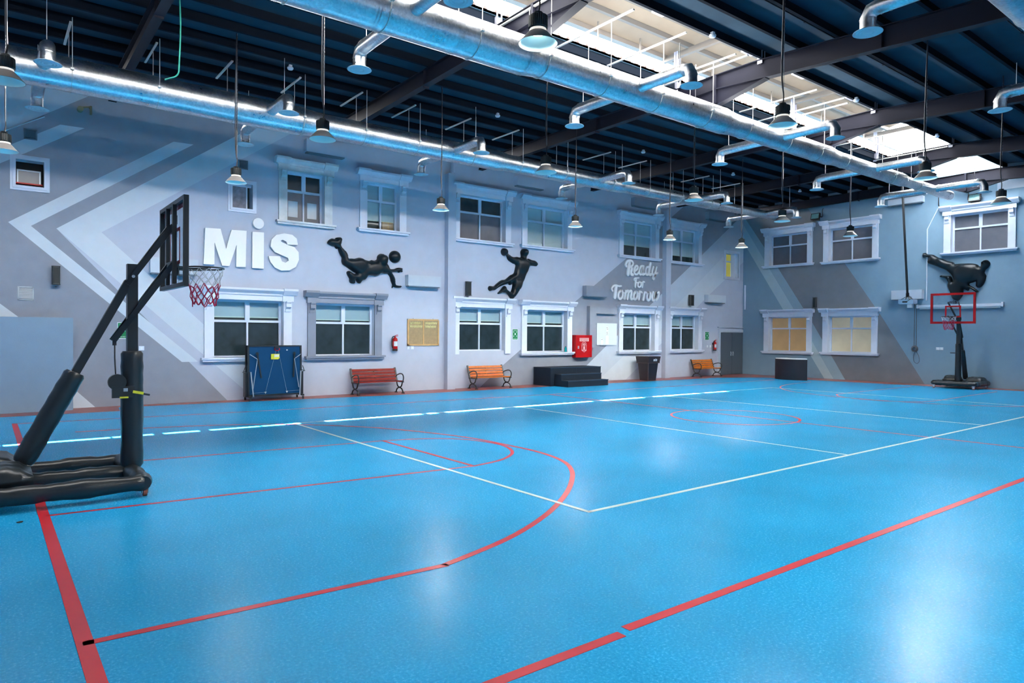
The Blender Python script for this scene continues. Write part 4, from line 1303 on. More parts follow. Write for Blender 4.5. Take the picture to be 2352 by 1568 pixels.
relief(FIG2, left, 'figure', BLACKART, t, bumps=((14.16, 4.42, 0.13, 0.09), (14.1, 3.95, 0.25, 0.05), (13.9, 3.3, 0.2, 0.04)))
dome(13.345, 4.36, 0.125, 0.16, left).build('ball', BLACKART, t)
t = thing('athlete_relief', 'black relief of a karate fighter kicking, above the far hoop', 'relief', back(9.2, 0, 2.7))
relief(FIG3, back, 'figure', BLACKART, t, bumps=((8.5, 4.33, 0.14, 0.10), (9.0, 3.9, 0.3, 0.06), (9.7, 4.3, 0.2, 0.04)), thick=0.13, R=0.16)

# ---- green assembly-point signs
def arrow(m, cx, cz, dx, dz, s, d):
    a = Vector((dx, dz)).normalized(); b = Vector((-a.y, a.x))
    c = Vector((cx, cz))
    P = [c + a * s, c + b * s * 0.75, c + b * s * 0.28, c - a * s * 0.8 + b * s * 0.28, c - a * s * 0.8 - b * s * 0.28, c - b * s * 0.28, c - b * s * 0.75]
    m.prism([(p.x, p.y) for p in P], PL, d, d + 0.001)
def assembly(a, c, z0, z1, lab):
    t = thing('assembly_sign', lab, 'sign', left((a + c) / 2, 0, z0), 'green assembly point signs')
    wbox(left, a, c, 0.006, z0, z1, SIGNW, 'plate', t)
    wbox(left, a + 0.012, c - 0.012, 0.009, z0 + 0.012, z1 - 0.012, GREEN, 'green_field', t)
    cx, cz = (a + c) / 2, (z0 + z1) / 2 + 0.01
    s = (c - a) * 0.095
    m = MB()
    for k, (dx, dz) in enumerate(((1, -1), (-1, -1), (1, 1), (-1, 1))):
        arrow(m, cx - dx * (c - a) * 0.27, cz - dz * (c - a) * 0.30, dx, dz, s * 1.15, 0.009)
    for ox, sc_ in ((-0.45, 0.8), (0.45, 0.8), (0, 1.0)):
        m.prism(disc(cx + ox * s * 1.6, cz + s * 0.9 * sc_, s * 0.42, 12), PL, 0.009, 0.0105)
        m.prism([(cx + ox * s * 1.6 - s * 0.5, cz - s * 1.1), (cx + ox * s * 1.6 + s * 0.5, cz - s * 1.1), (cx + ox * s * 1.6 + s * 0.45, cz + s * 0.4 * sc_), (cx + ox * s * 1.6 - s * 0.45, cz + s * 0.4 * sc_)], PL, 0.009, 0.0105)
    m.build('pictogram', SIGNW, t)
    text_mesh('Assembly Point', (c - a) * 0.135, left, cx, z0 + 0.045, 0.0105).build('lettering', SIGNW, t)
    m = MB()
    for k in range(4):
        xx = cx + (k - 1.5) * (c - a) * 0.17
        ribbon(m, [(xx - 0.012, z1 - 0.045), (xx - 0.004, z1 - 0.056), (xx + 0.006, z1 - 0.046), (xx + 0.014, z1 - 0.057)], 0.006, left, 0.009, 0.0105)
    m.build('script_line', SIGNW, t)
assembly(2.38, 2.64, 1.53, 1.90, 'green assembly point sign half hidden behind the near hoop post')
assembly(13.72, 13.95, 1.51, 1.87, 'green assembly point sign between two white-framed lower windows')
assembly(23.99, 24.25, 1.50, 1.86, 'green assembly point sign left of the corner door')

# ---- fire extinguishers
def extinguisher(x, z0, h, lab):
    t = thing('fire_extinguisher', lab, 'fire extinguisher', left(x, 0.11, z0), 'red wall-hung fire extinguishers')
    r = h * 0.155
    c = left(x, 0.11, z0)
    m = MB(); m.lathe([(0, 0), (r, 0), (r, h * 0.12), (r, h * 0.72), (r * 0.85, h * 0.79), (r * 0.35, h * 0.84), (r * 0.3, h * 0.88), (0, h * 0.88)], c, 24)
    m.build('cylinder', RED, t)
    m = MB(); m.lathe([(r * 1.03, 0.0), (r * 1.03, h * 0.12), (r, h * 0.125)], c, 24); m.build('base_ring', RUBBER, t)
    m = MB()
    n = 10
    v = []
    for k in range(n):
        a = -pi / 2 - 1.0 + 2.0 * k / (n - 1)
        for z in (h * 0.30, h * 0.60):
            v.append((c[0] + r * 1.02 * cos(a), c[1] + r * 1.02 * sin(a), z0 + z))
    m.add(v, [(2 * k, 2 * k + 2, 2 * k + 3, 2 * k + 1) for k in range(n - 1)], True)
    m.build('paper_label', PAPER, t)
    m = MB()
    m.bar((c[0] - 0.02, c[1], z0 + h * 0.89), (c[0] + r * 1.3, c[1], z0 + h * 0.95), 0.02, 0.015); m.bar((c[0] - 0.02, c[1], z0 + h * 0.93), (c[0] + r * 1.2, c[1], z0 + h * 1.02), 0.02, 0.012); m.cyl((c[0], c[1], z0 + h * 0.86), (c[0], c[1], z0 + h * 0.95), 0.018, 10)
    m.build('handle', RED, t)
    m = MB()
    m.tube(spline([(c[0] - 0.01, c[1], z0 + h * 0.90), (c[0] - r * 1.2, c[1] - 0.01, z0 + h * 0.86), (c[0] - r * 1.5, c[1] - 0.01, z0 + h * 0.6), (c[0] - r * 1.4, c[1] - 0.01, z0 + h * 0.3), (c[0] - r * 1.1, c[1] - 0.01, z0 + h * 0.18)], 5), 0.014, 8)
    m.build('hose', RUBBER, t)
    m = MB(); m.box(c[0] - 0.03, c[0] + 0.03, c[1] + r * 0.9, YW, z0 + h * 0.55, z0 + h * 0.75); m.build('bracket', BLACK, t)
extinguisher(9.36, 1.19, 0.46, 'red fire extinguisher left of the cork notice board')
extinguisher(24.52, 1.05, 0.46, 'red fire extinguisher beside the grey corner door')

# ---- cork board
t = thing('notice_board', 'hessian notice board in a pine frame with cream cut-out lettering', 'notice board', left(10.35, 0, 1.33))
a, c, z0, z1 = 9.81, 10.89, 1.335, 2.125
wbox(left, a + 0.02, c - 0.02, 0.018, z0 + 0.02, z1 - 0.02, CORK, 'backing', t)
m = MB(); m.T = left
f = 0.045
m.box(a, c, 0, 0.035, z0, z0 + f); m.box(a, c, 0, 0.035, z1 - f, z1); m.box(a, a + f, 0, 0.035, z0, z1); m.box(c - f, c, 0, 0.035, z0, z1); m.box((a + c) / 2 - 0.018, (a + c) / 2 + 0.018, 0, 0.028, z0, z1)
m.build('frame', PINE, t)
m = MB(); m.T = left
for px in (a, c - 0.03):
    m.box(px, px + 0.03, 0, 0.038, z1 - 0.03, z1 + 0.004)
for px in (a + 0.2, c - 0.2):
    m.box(px - 0.01, px + 0.01, 0, 0.02, z1, z1 + 0.025)
m.build('corner_clip', GREYSTEEL, t)
# two short lines of cut-out letters in each half: script too small to read, rendered as wavy strokes
for k, (x0, x1) in enumerate(((a + 0.08, a + 0.49), (a + 0.60, c - 0.08))):
    rnd = random.Random(k + 2)
    for line in range(2):
        m = MB()
        x = x0 + rnd.uniform(0, 0.02)
        zc = z1 - 0.12 - line * 0.10
        while x < x1 - 0.04:
            w = rnd.uniform(0.035, 0.06)
            zz = rnd.uniform(-0.01, 0.01)
            ribbon(m, [(x, zc + 0.035 + zz), (x + w * 0.2, zc - 0.03 + zz), (x + w * 0.55, zc + 0.02), (x + w * 0.75, zc - 0.035), (x + w, zc + 0.03)], 0.019, left, 0.018, 0.024)
            x += w + 0.012
        m.build('cutout_lettering', CREAM, t)

# ---- hose cabinet
t = thing('hose_cabinet', 'red fire hose cabinet right of a white-framed window', 'fire cabinet', left(16.8, 0, 0.89))
a, c, z0, z1 = 16.40, 17.19, 0.89, 1.68
wbox(left, a + 0.02, c - 0.02, 0.16, z0 + 0.01, z1 - 0.005, RED, 'body', t)
dr = wbox(left, a, c, 0.185, z0, z1, RED, 'door', t)
m = MB(); m.T = left; m.box(a + 0.09, a + 0.15, 0.185, 0.20, 1.20, 1.30); m.cyl((a + 0.12, 0.2, 1.25), (a + 0.12, 0.215, 1.25), 0.018, 10); m.build('latch', CHROME, dr)
m = MB(); m.T = left; m.box(16.58, 17.03, 0.185, 0.188, 1.46, 1.58); m.build('label_plate', mat('pale_pink_print', (0.75, 0.45, 0.45), 0.5), dr)
text_mesh('FIRE HOSE REEL', 0.055, left, 16.805, 1.49, 0.190).build('lettering', mat('dark_red_print', (0.20, 0.01, 0.02), 0.5), dr)
m = MB()
for k in range(5):
    xx = 16.64 + k * 0.082
    ribbon(m, [(xx - 0.025, 1.555), (xx - 0.008, 1.535), (xx + 0.012, 1.558), (xx + 0.03, 1.538)], 0.011, left, 0.188, 0.190)
m.build('script_line', MATS['dark_red_print'], dr)
# arched emblem panel: outline, hose reel and flame drop
m = MB()
PN = MATS['pale_pink_print']
arch = [(16.69, 1.14), (16.80, 1.085), (16.91, 1.14), (16.91, 1.34)] + [(16.80 + 0.11 * cos(pi * k / 10), 1.34 + 0.10 * sin(pi * k / 10)) for k in range(1, 10)] + [(16.69, 1.34)]
for i in range(len(arch)):
    p, q = arch[i - 1], arch[i]
    ribbon(m, [p, q], 0.014, left, 0.185, 0.188)
ribbon(m, [(16.70, 1.30), (16.90, 1.30)], 0.01, left, 0.185, 0.188)
ribbon(m, [(16.71, 1.15), (16.89, 1.15)], 0.03, left, 0.185, 0.188)
m.prism([(16.72, 1.355), (16.80, 1.40), (16.88, 1.355), (16.80, 1.31)], PL, 0.185, 0.188)
m.prism([(16.80, 1.30), (16.845, 1.25), (16.85, 1.20), (16.80, 1.165), (16.75, 1.20), (16.755, 1.25)], PL, 0.185, 0.188)
m.build('emblem', PN, dr)
m = MB(); m.prism(disc(16.80, 1.355, 0.022, 12), PL, 0.188, 0.189); m.build('emblem_eye', RED, dr)

# ---- whiteboard with sheets
t = thing('whiteboard', 'frameless whiteboard with taped sheets under a boxed-in soffit', 'whiteboard', left(18.1, 0, 1.31))
wbox(left, 17.58, 18.62, 0.035, 1.32, 2.12, PAPER, 'board', t)
for x0, x1, z0, z1 in ((18.03, 18.19, 1.34, 1.66), (18.05, 18.17, 1.70, 1.80), (18.05, 18.17, 1.83, 2.0), (17.78, 17.90, 1.34, 1.56)):
    wbox(left, x0, x1, 0.038, z0, z1, SIGNW, 'taped_sheet', t)
m = MB()
for x, z in ((18.10, 1.95), (18.12, 1.90), (18.10, 1.77), (18.11, 1.72), (17.84, 1.52)):
    ribbon(m, [(x - 0.03, z), (x + 0.03, z + 0.01)], 0.012, left, 0.038, 0.040)
m.build('handwriting', INK, t)
m = MB(); m.T = left; m.box(17.75, 18.15, 0.0, 0.06, 1.305, 1.32); m.build('pen_tray', GREYSTEEL, t)

# ---- switch and socket plates
for place, u, z, lab in ((left, 2.74, 1.31, 'white socket plate just right of the near hoop post'), (left, 2.87, 1.31, 'second white socket plate right of the near hoop post'),
                         (left, 9.84, 1.28, 'left white switch plate under the notice board'), (left, 9.98, 1.28, 'right white switch plate under the notice board'),
                         (left, 17.22, 1.26, 'left white switch plate beside the red cabinet'), (left, 17.37, 1.26, 'right white switch plate beside the red cabinet'),
                         (left, 24.16, 1.24, 'left white switch plate under the corner assembly sign'), (left, 24.36, 1.24, 'right white switch plate under the corner assembly sign'),
                         (back, 9.83, 1.29, 'left white socket plate left of the far hoop'), (back, 9.71, 1.29, 'right white socket plate left of the far hoop')):
    t = thing('switch_plate', lab, 'switch', place(u, 0, z - 0.05), 'white switch and socket plates')
    wbox(place, u - 0.055, u + 0.055, 0.012, z - 0.05, z + 0.05, PLASTIC, 'plate', t)
    wbox(place, u - 0.02, u + 0.02, 0.017, z - 0.03, z + 0.03, SIGNW, 'rocker', t)

# ---- far wall fittings
for u, z, w, lab in ((8.72, 6.30, 0.36, 'black floodlight over the big upper window of the far wall'), (14.32, 6.40, 0.36, 'black floodlight between two upper windows of the far wall')):
    t = thing('floodlight', lab, 'floodlight', back(u, 0, z), 'black floodlights on the far wall')
    m = MB(); m.T = back
    m.prism([(0.12, z), (0.20, z + 0.02), (0.14, z + 0.27), (0.06, z + 0.25)], lambda d, q, s: (s, d, q), u - w / 2, u + w / 2)
    m.build('housing', BLACK, t)
    m = MB(); m.T = back
    m.add([(u - w / 2 + 0.03, 0.197, z + 0.05), (u + w / 2 - 0.03, 0.197, z + 0.05), (u + w / 2 - 0.03, 0.151, z + 0.24), (u - w / 2 + 0.03, 0.151, z + 0.24)], [(0, 1, 2, 3)])
    m.build('lens', FLOODGLASS, t)
    m = MB(); m.T = back
    m.box(u - w / 2 - 0.02, u - w / 2, 0, 0.14, z + 0.1, z + 0.13); m.box(u + w / 2, u + w / 2 + 0.02, 0, 0.14, z + 0.1, z + 0.13); m.box(u - w / 2 + 0.05, u + w / 2 - 0.05, 0, 0.1, z - 0.03, z)
    m.build('yoke', BLACK, t)
    m = MB()
    s = -1 if u > 10 else 1
    m.tube(spline([back(u + s * 0.17, 0.05, z + 0.1), back(u + s * 0.24, 0.03, z + 0.12), back(u + s * 0.22, 0.02, z + 0.35), back(u + s * 0.26, 0.02, z + 0.45)], 5), 0.012, 6)
    m.build('cable', CABLE, t)
m = MB(); m.T = back
m.box(7.90, 10.46, 0.02, 0.10, 2.75, 2.84)
m.box(7.86, 7.91, 0.0, 0.13, 2.73, 2.88); m.box(10.45, 10.50, 0.0, 0.13, 2.73, 2.86)
t = thing('projector_screen', 'long white projector screen case rolled up behind the far hoop', 'projector screen', back(9.2, 0, 2.7))
m.build('case', PLASTIC, t)
m = MB(); m.T = back; m.box(7.95, 10.42, 0.05, 0.07, 2.69, 2.75); m.build('screen_bar', SIGNW, t)
m = MB(); m.T = back
m.box(10.20, 10.235, 0, 0.02, 3.0, 5.55)
m.bar((10.218, 0.01, 5.55), (9.88, 0.01, 6.25), 0.03, 0.02, up=(0, 1, 0))
settle(tag(m.build('cable_trunking', PLASTIC), 'thin white cable trunking rising up the far wall by the kicking relief', 'trunking'), back(10.22, 0, 3.0))
m = MB(); m.T = left; m.box(26.50, 26.56, 0, 0.03, 2.86, 3.94)
m = MB(); m.T = back; m.box(17.55, 17.61, 0, 0.04, 2.86, 3.94)
settle(tag(m.build('cable_trunking', PLASTIC), 'short white trunking standing in the far corner above the door', 'trunking'), back(17.58, 0, 2.86))
m = MB(); m.T = back
m.tube(spline([(9.86, 0.03, 7.0), (9.86, 0.03, 6.5), (9.84, 0.03, 6.3), (9.74, 0.05, 6.22)], 5), 0.016, 6)
settle(tag(m.build('loose_cable', CABLE), 'black cable drooping from the roof beside the big upper window', 'cable'), back(9.84, 0, 6.2))
m = MB(); m.T = back
m.box(10.53, 10.55, 0, 0.015, 1.34, 2.95); m.box(10.60, 10.62, 0, 0.015, 1.34, 2.95)
for k in range(4):
    rr = 0.11 - 0.015 * k
    m.tube([(10.58 + rr * cos(2 * pi * j / 20), 0.03 + 0.012 * k, 1.27 + rr * sin(2 * pi * j / 20)) for j in range(20)], 0.011, 6, closed=True)
m.tube(spline([(10.58, 0.03, 1.16), (10.62, 0.03, 1.0), (10.60, 0.03, 0.82), (10.50, 0.03, 0.74), (10.42, 0.03, 0.82), (10.44, 0.03, 1.0), (10.52, 0.03, 1.16)], 5), 0.008, 6)
settle(tag(m.build('cable_coil', mat('grey_cable', (0.12, 0.13, 0.14), 0.5)), 'coiled grey cable hanging on the far wall left of the hoop', 'cable'), back(10.58, 0, 0.73))

# ---- projector on its drop pole
t = thing('projector', 'white projector hung from the roof on a long black pole', 'projector', (24.0, 9.75, 2.78))
m = MB(); m.tube([(24.0, 10.0, 7.28), (24.0, 9.76, 3.06)], 0.035, 12); m.tube([(24.03, 10.02, 7.25), (24.03, 9.80, 3.1)], 0.012, 6); m.build('pole', BLACK, t)
m = MB()
m.cyl((24.0, 9.76, 3.0), (24.0, 9.76, 3.14), 0.05, 12)
for dx, dy in ((0.16, 0.14), (-0.16, 0.14), (0.16, -0.14), (-0.16, -0.14)):
    m.bar((24.0, 9.76, 3.04), (24.0 + dx, 9.76 + dy, 2.92), 0.025, 0.012)
m.build('mount', BLACK, t)
m = MB(); m.box(23.84, 24.16, 9.52, 9.98, 2.79, 2.92); m.box(23.86, 24.14, 9.54, 9.96, 2.775, 2.79); bdy = m.build('body', PLASTIC, t)
m = MB(); m.cyl((24.16, 9.64, 2.855), (24.20, 9.64, 2.855), 0.05, 16); m.build('lens', BLACK, t)
m = MB(); m.box(23.84, 23.834, 9.7, 9.85, 2.82, 2.87); m.tube(spline([(23.83, 9.7, 2.86), (23.78, 9.62, 2.90), (23.80, 9.55, 2.97), (23.95, 9.70, 3.05)], 4), 0.008, 6); m.build('cable', CABLE, t)
m = MB(); m.box(26.58, 26.695, 10.66, 10.82, 2.76, 2.92)
settle(tag(m.build('junction_box', PLASTIC), 'small white box on the far wall under the projector', 'box'), (26.69, 10.74, 2.76))
# teal bottle on a sill
t = thing('water_bottle', 'small teal water bottle standing on a white window sill', 'bottle', left(16.03, 0.06, 1.09))
c = left(16.03, 0.06, 1.09)
m = MB(); m.lathe([(0, 0), (0.04, 0.0), (0.042, 0.02), (0.042, 0.13), (0.03, 0.16), (0.02, 0.17), (0.0, 0.17)], c, 16); m.build('bottle_body', TEAL, t)
m = MB(); m.lathe([(0.022, 0.165), (0.022, 0.20), (0, 0.20)], c, 12); m.build('cap', mat('dark_teal_cap', (0.0, 0.10, 0.12), 0.4), t)
# sheets taped inside the stained window and a carton in the next one
for x, z in ((6.47, 4.76), (6.99, 4.76)):
    m = MB(); m.T = left; m.box(x - 0.13, x + 0.13, -0.191, -0.188, z, z + 0.42)
    settle(tag(m.build('taped_paper', PAPER), 'white sheet taped to the %s lower pane of the stained window' % ('left' if x < 6.7 else 'right'), 'paper', 'sheets taped to the stained window'), left(x, -0.19, z))
t = thing('carton', 'brown carton standing inside the upper window with short blinds', 'box', left(9.25, -0.25, 4.68))
m = MB(); m.T = left; m.box(9.10, 9.46, -0.245, -0.225, 4.66, 4.92); m.build('board', CARDBOARD, t)
m = MB(); m.T = left; m.box(9.28, 9.30, -0.224, -0.223, 4.66, 4.92); m.build('tape_strip', PINE, t)

# ================================================================== BASKETBALL STANDS
def frame_rect(m, place, a, c, z0, z1, w, d0, d1):
    m.T = place
    m.box(a, c, d0, d1, z1 - w, z1); m.box(a, c, d0, d1, z0, z0 + w); m.box(a, a + w, d0, d1, z0 + w, z1 - w); m.box(c - w, c, d0, d1, z0 + w, z1 - w)
    return m
def net(root, cx, cy, z, r, n=12, rows=6, depth=0.36, split_row=3):
    def P(k, i):
        rr = r * (1 - 0.36 * (i / rows) ** 0.7) + (0.012 if i % 2 else 0)
        a = 2 * pi * (k + 0.5 * (i % 2)) / n
        sag = 0.02 * sin(k * 2.3 + i)
        return (cx + rr * cos(a), cy + rr * sin(a), z - 0.01 - depth * (i / rows) + (sag if i else 0))
    up, lo = MB(), MB()
    for i in range(rows):
        for k in range(n):
            a = P(k, i)
            for b in ((P(k, i + 1), P(k - 1, i + 1)) if i % 2 == 0 else (P(k, i + 1), P(k + 1, i + 1))):
                t = up if i < split_row else lo
                mid = [(a[j] + b[j]) / 2 for j in range(3)]
                t.tube([a, b], 0.0035 if i < split_row else 0.0048, 5, caps=False)
    for k in range(n):
        a, b = P(k, rows), P(k + 1, rows)
        lo.tube(spline([a, ((a[0] + b[0]) / 2, (a[1] + b[1]) / 2, a[2] - 0.05), b], 4), 0.006, 5, caps=False)
    u = up.build('net', NETW, root)
    lo.build('net_bottom', NETR, u)
def rim_ring(m, cx, cy, z, r, rr, n=40):
    m.T = None
    m.tube([(cx + r * cos(2 * pi * k / n), cy + r * sin(2 * pi * k / n), z) for k in range(n)], rr, 8, closed=True)
def padded(m, pts, r, n=18, wob=0.012, seed=1):
    """a lumpy padded tube"""
    rnd = random.Random(seed)
    P, R = [], []
    for i in range(len(pts) - 1):
        a, b = Vector(pts[i]), Vector(pts[i + 1])
        k = max(2, int((b - a).length / 0.07))
        for j in range(k):
            P.append(a.lerp(b, j / k)); R.append(r + rnd.uniform(-wob, wob))
    P.append(Vector(pts[-1])); R.append(r)
    P = [P[0] - (P[1] - P[0]) * 0.4] + P + [P[-1] + (P[-1] - P[-2]) * 0.4]
    R = [r * 0.82] + R + [r * 0.82]
    m.tube(P, R, n)
    return m
def caster(root, x, y, rz=0.0):
    m = MB()
    m.cyl((x - 0.018, y, 0.042), (x + 0.018, y, 0.042), 0.042, 18)
    w = m.build('caster_wheel', WHEELRED, root)
    m = MB()
    m.box(x - 0.03, x - 0.024, y - 0.03, y + 0.03, 0.03, 0.11); m.box(x + 0.024, x + 0.03, y - 0.03, y + 0.03, 0.03, 0.11)
    m.box(x - 0.04, x + 0.04, y - 0.05, y + 0.05, 0.10, 0.115); m.cyl((x - 0.032, y, 0.042), (x + 0.032, y, 0.042), 0.012, 8)
    m.build('caster_fork', CHROME, w)

# ---- near stand, facing the court
hy = 8.30
hoop = thing('basketball_hoop', 'black padded basketball stand with glass board at the left edge, nearest the camera', 'basketball hoop', (0.6, hy, 0))
zb_ = 0.20
for k, yy in enumerate((7.58, 8.27, 8.95)):
    m = MB(); padded(m, [(-0.35, yy + 0.03, zb_), (1.22, yy, zb_)], 0.085 if k != 1 else 0.075, seed=k + 2)
    m.build('base_tube', PAD, hoop)
m = MB(); padded(m, [(1.24, 7.56, zb_), (1.24, 8.98, zb_)], 0.085, seed=8); m.build('base_tube', PAD, hoop)
m = MB(); m.box(-0.42, 0.20, 7.72, 8.92, 0.26, 0.30); m.build('ballast_tray', BLACK, hoop)
def bag(x0, x1, y0, y1, z0, z1, seed):
    m = MB()
    rnd = random.Random(seed)
    nx, ny = 8, 12
    v = []
    for i in range(nx + 1):
        for j in range(ny + 1):
            u, w = i / nx, j / ny
            e = (1 - (2 * u - 1) ** 4) * (1 - (2 * w - 1) ** 6)
            v.append((x0 + (x1 - x0) * u, y0 + (y1 - y0) * w, z0 + (z1 - z0) * (0.42 + 0.58 * sqrt(max(e, 0))) + rnd.uniform(-0.012, 0.012)))
    n = len(v)
    v += [(p[0], p[1], z0) for p in v]
    fs = []
    for i in range(nx):
        for j in range(ny):
            a = i * (ny + 1) + j
            fs.append((a, a + 1, a + ny + 2, a + ny + 1)); fs.append((n + a, n + a + ny + 1, n + a + ny + 2, n + a + 1))
    rim = [j for j in range(ny + 1)] + [i * (ny + 1) + ny for i in range(1, nx + 1)] + [nx * (ny + 1) + j for j in range(ny - 1, -1, -1)] + [i * (ny + 1) for i in range(nx - 1, 0, -1)]
    for i in range(len(rim)):
        a, b = rim[i - 1], rim[i]
        fs.append((a, b, n + b, n + a))
    m.add(v, fs, True)
    return m
bag(-0.45, 0.36, 7.70, 8.28, 0.27, 0.44, 5).build('ballast_bag', PAD, hoop)
bag(-0.50, 0.28, 8.34, 8.92, 0.27, 0.46, 9).build('ballast_bag', PAD, hoop)
m = MB(); m.box(1.205, 1.305, hy - 0.05, hy + 0.05, 0.24, 2.42); pole = m.build('pole', BLACK, hoop)
m = MB(); padded(m, [(1.255, hy, 0.27), (1.255, hy, 1.46)], 0.108, n=20, wob=0.004, seed=12); m.build('pole_pad', PAD, hoop)
m = MB(); m.bar((0.28, hy, 0.36), (1.22, hy, 2.23), 0.08, 0.08); m.build('strut', BLACK, hoop)
a, b = Vector((0.28, hy, 0.36)), Vector((1.22, hy, 2.23))
m = MB(); padded(m, [a.lerp(b, 0.03), a.lerp(b, 0.475)], 0.10, n=20, wob=0.005, seed=14); m.build('strut_pad', PAD, hoop)
bx = 1.635                           # back of the board
for s in (-1, 1):
    m = MB(); m.bar((1.20, hy + s * 0.065, 2.20), (bx, hy + s * 0.13, 2.86), 0.022, 0.055); m.build('upper_arm', BLACK, hoop)
    m = MB(); m.bar((1.075, hy + s * 0.065, 1.60), (bx, hy + s * 0.13, 2.44), 0.022, 0.055); m.build('lower_arm', BLACK, hoop)
m = MB()
for p in ((1.255, 1.885), (1.255, 2.285)):
    m.cyl((p[0], hy - 0.09, p[1]), (p[0], hy + 0.09, p[1]), 0.016, 10)
m.build('pivot_bolt', CHROME, hoop)
y0, y1, z0, z1 = hy - 0.615, hy + 0.615, 2.175, 3.125
m = MB()
w = 0.045
m.box(bx, bx + 0.05, y0, y1, z1 - w, z1); m.box(bx, bx + 0.05, y0, y1, z0, z0 + w); m.box(bx, bx + 0.05, y0, y0 + w, z0 + w, z1 - w); m.box(bx, bx + 0.05, y1 - w, y1, z0 + w, z1 - w)
for yy in (hy - 0.17, hy + 0.17):
    m.box(bx - 0.02, bx + 0.02, yy - 0.025, yy + 0.025, z0 + w, z1 - w)
m.box(bx - 0.02, bx + 0.02, hy - 0.17, hy + 0.17, 2.42, 2.47)
fr_ = m.build('board_frame', BLACK, hoop)
m = MB(); m.box(bx + 0.03, bx + 0.04, y0 + w, y1 - w, z0 + w, z1 - w); m.build('backboard', ACRYLIC, hoop)
m = MB()
for q0, q1, r0, r1 in ((hy - 0.25, hy + 0.25, 2.80, 2.84), (hy - 0.25, hy + 0.25, 2.44, 2.48), (hy - 0.25, hy - 0.21, 2.48, 2.80), (hy + 0.21, hy + 0.25, 2.48, 2.80)):
    m.box(bx + 0.041, bx + 0.042, q0, q1, r0, r1)
m.box(bx + 0.041, bx + 0.042, y0 + w, y1 - w, z1 - w - 0.05, z1 - w)
m.build('target_square', REDDEEP, fr_)
def mis_small(place, scale, cz, root, mt, name='logo', th=0.001):
    m = MB()
    for poly in (LM, LI, LS):
        m.prism([((p[0] - 5.35) * scale, cz + (p[1] - 3.8) * scale) for p in poly], place, 0.0, th)
    m.prism([((p[0] - 5.35) * scale, cz + (p[1] - 3.8) * scale) for p in disc(5.495, 4.457, 0.135, 16)], place, 0.0, th)
    return m.build(name, mt, root)
mis_small(lambda p, q, d: (bx + 0.041 + d, hy + p, q), 0.11, 2.93, fr_, INK)
rc = (bx + 0.05 + 0.10 + 0.20, hy, 2.425)
m = MB(); rim_ring(m, rc[0], rc[1], rc[2], 0.205, 0.009)
for s in (-1, 1):
    m.tube([(bx + 0.05, hy + s * 0.07, 2.40), (bx + 0.15, hy + s * 0.11, 2.40), (rc[0] + 0.02, hy + s * 0.19, 2.415)], 0.008, 8)
m.box(bx + 0.05, bx + 0.065, hy - 0.10, hy + 0.10, 2.32, 2.45)
m.box(bx + 0.065, bx + 0.16, hy - 0.06, hy + 0.06, 2.415, 2.428)
rim = m.build('rim', BLACK, hoop)
net(hoop, rc[0], rc[1], rc[2], 0.20)
# winch with strap and yellow label on the pole
m = MB(); m.cyl((1.10, hy - 0.135, 1.165), (1.10, hy - 0.075, 1.165), 0.085, 24); m.box(1.05, 1.26, hy - 0.14, hy - 0.11, 1.0, 1.12); m.bar((1.22, hy - 0.14, 1.06), (1.40, hy - 0.15, 1.02), 0.03, 0.02)
wn = m.build('winch', BLACK, hoop)
m = MB(); m.bar((1.24, hy - 0.155, 1.062), (1.34, hy - 0.16, 1.04), 0.012, 0.028); m.box(1.12, 1.20, hy - 0.15, hy - 0.14, 0.995, 1.012); m.build('winch_label', YELLOW, wn)
m = MB(); m.box(1.155, 1.195, hy - 0.143, hy - 0.1405, 1.065, 1.10); m.build('maker_plate', GREYSTEEL, wn)
m = MB(); m.tube([(1.09, hy - 0.02, 1.60), (1.085, hy - 0.06, 1.42), (1.09, hy - 0.10, 1.2)], 0.007, 6); m.box(1.07, 1.105, hy - 0.035, hy - 0.01, 1.55, 1.61); m.build('winch_strap', CABLE, wn)

# the stand measures a little larger than first laid out
_k = 1.036
for o in hoop.children_recursive:
    o.data.transform(Matrix.Translation(hoop.location))
    o.data.transform(Matrix.Translation((0, 0, 1.7)) @ Matrix.Scale(_k, 4) @ Matrix.Translation((0, 0, -1.7)))
    o.data.transform(Matrix.Translation(-hoop.location))
for x, y in ((1.31, 7.88), (1.29, 9.26), (0.03, 7.93), (0.03, 9.30)):
    caster(hoop, x, y)

# ---- far stand with the red-edged board
fy = 8.86
hoop2 = thing('basketball_hoop', 'far basketball stand with red-edged clear board before the end wall', 'basketball hoop', (25.9, fy, 0))
for k, (p, q) in enumerate((((25.32, 9.45, 0.17), (25.32, 8.22, 0.17)), ((25.32, 9.45, 0.17), (26.45, 9.45, 0.17)), ((25.32, 8.22, 0.17), (26.45, 8.22, 0.17)), ((26.45, 9.45, 0.17), (26.45, 8.22, 0.17)))):
    m = MB(); padded(m, [p, q], 0.08, n=14, seed=20 + k); m.build('base_tube', PAD, hoop2)
for x, y in ((25.30, 9.42), (25.30, 8.25), (26.42, 9.42), (26.42, 8.25)):
    caster(hoop2, x, y)
m = MB(); m.box(25.35, 26.5, 8.25, 9.42, 0.17, 0.20); m.build('ballast_tray', BLACK, hoop2)
bag(25.95, 26.50, 8.95, 9.40, 0.19, 0.40, 31).build('ballast_bag', PAD, hoop2)
bag(25.95, 26.50, 8.24, 8.72, 0.19, 0.38, 37).build('ballast_bag', PAD, hoop2)
m = MB(); m.box(25.70, 25.80, fy - 0.05, fy + 0.05, 0.2, 2.42); m.build('pole', BLACK, hoop2)
m = MB(); padded(m, [(25.75, fy, 0.22), (25.75, fy, 1.46)], 0.088, n=18, wob=0.003, seed=41); m.build('pole_pad', PAD, hoop2)
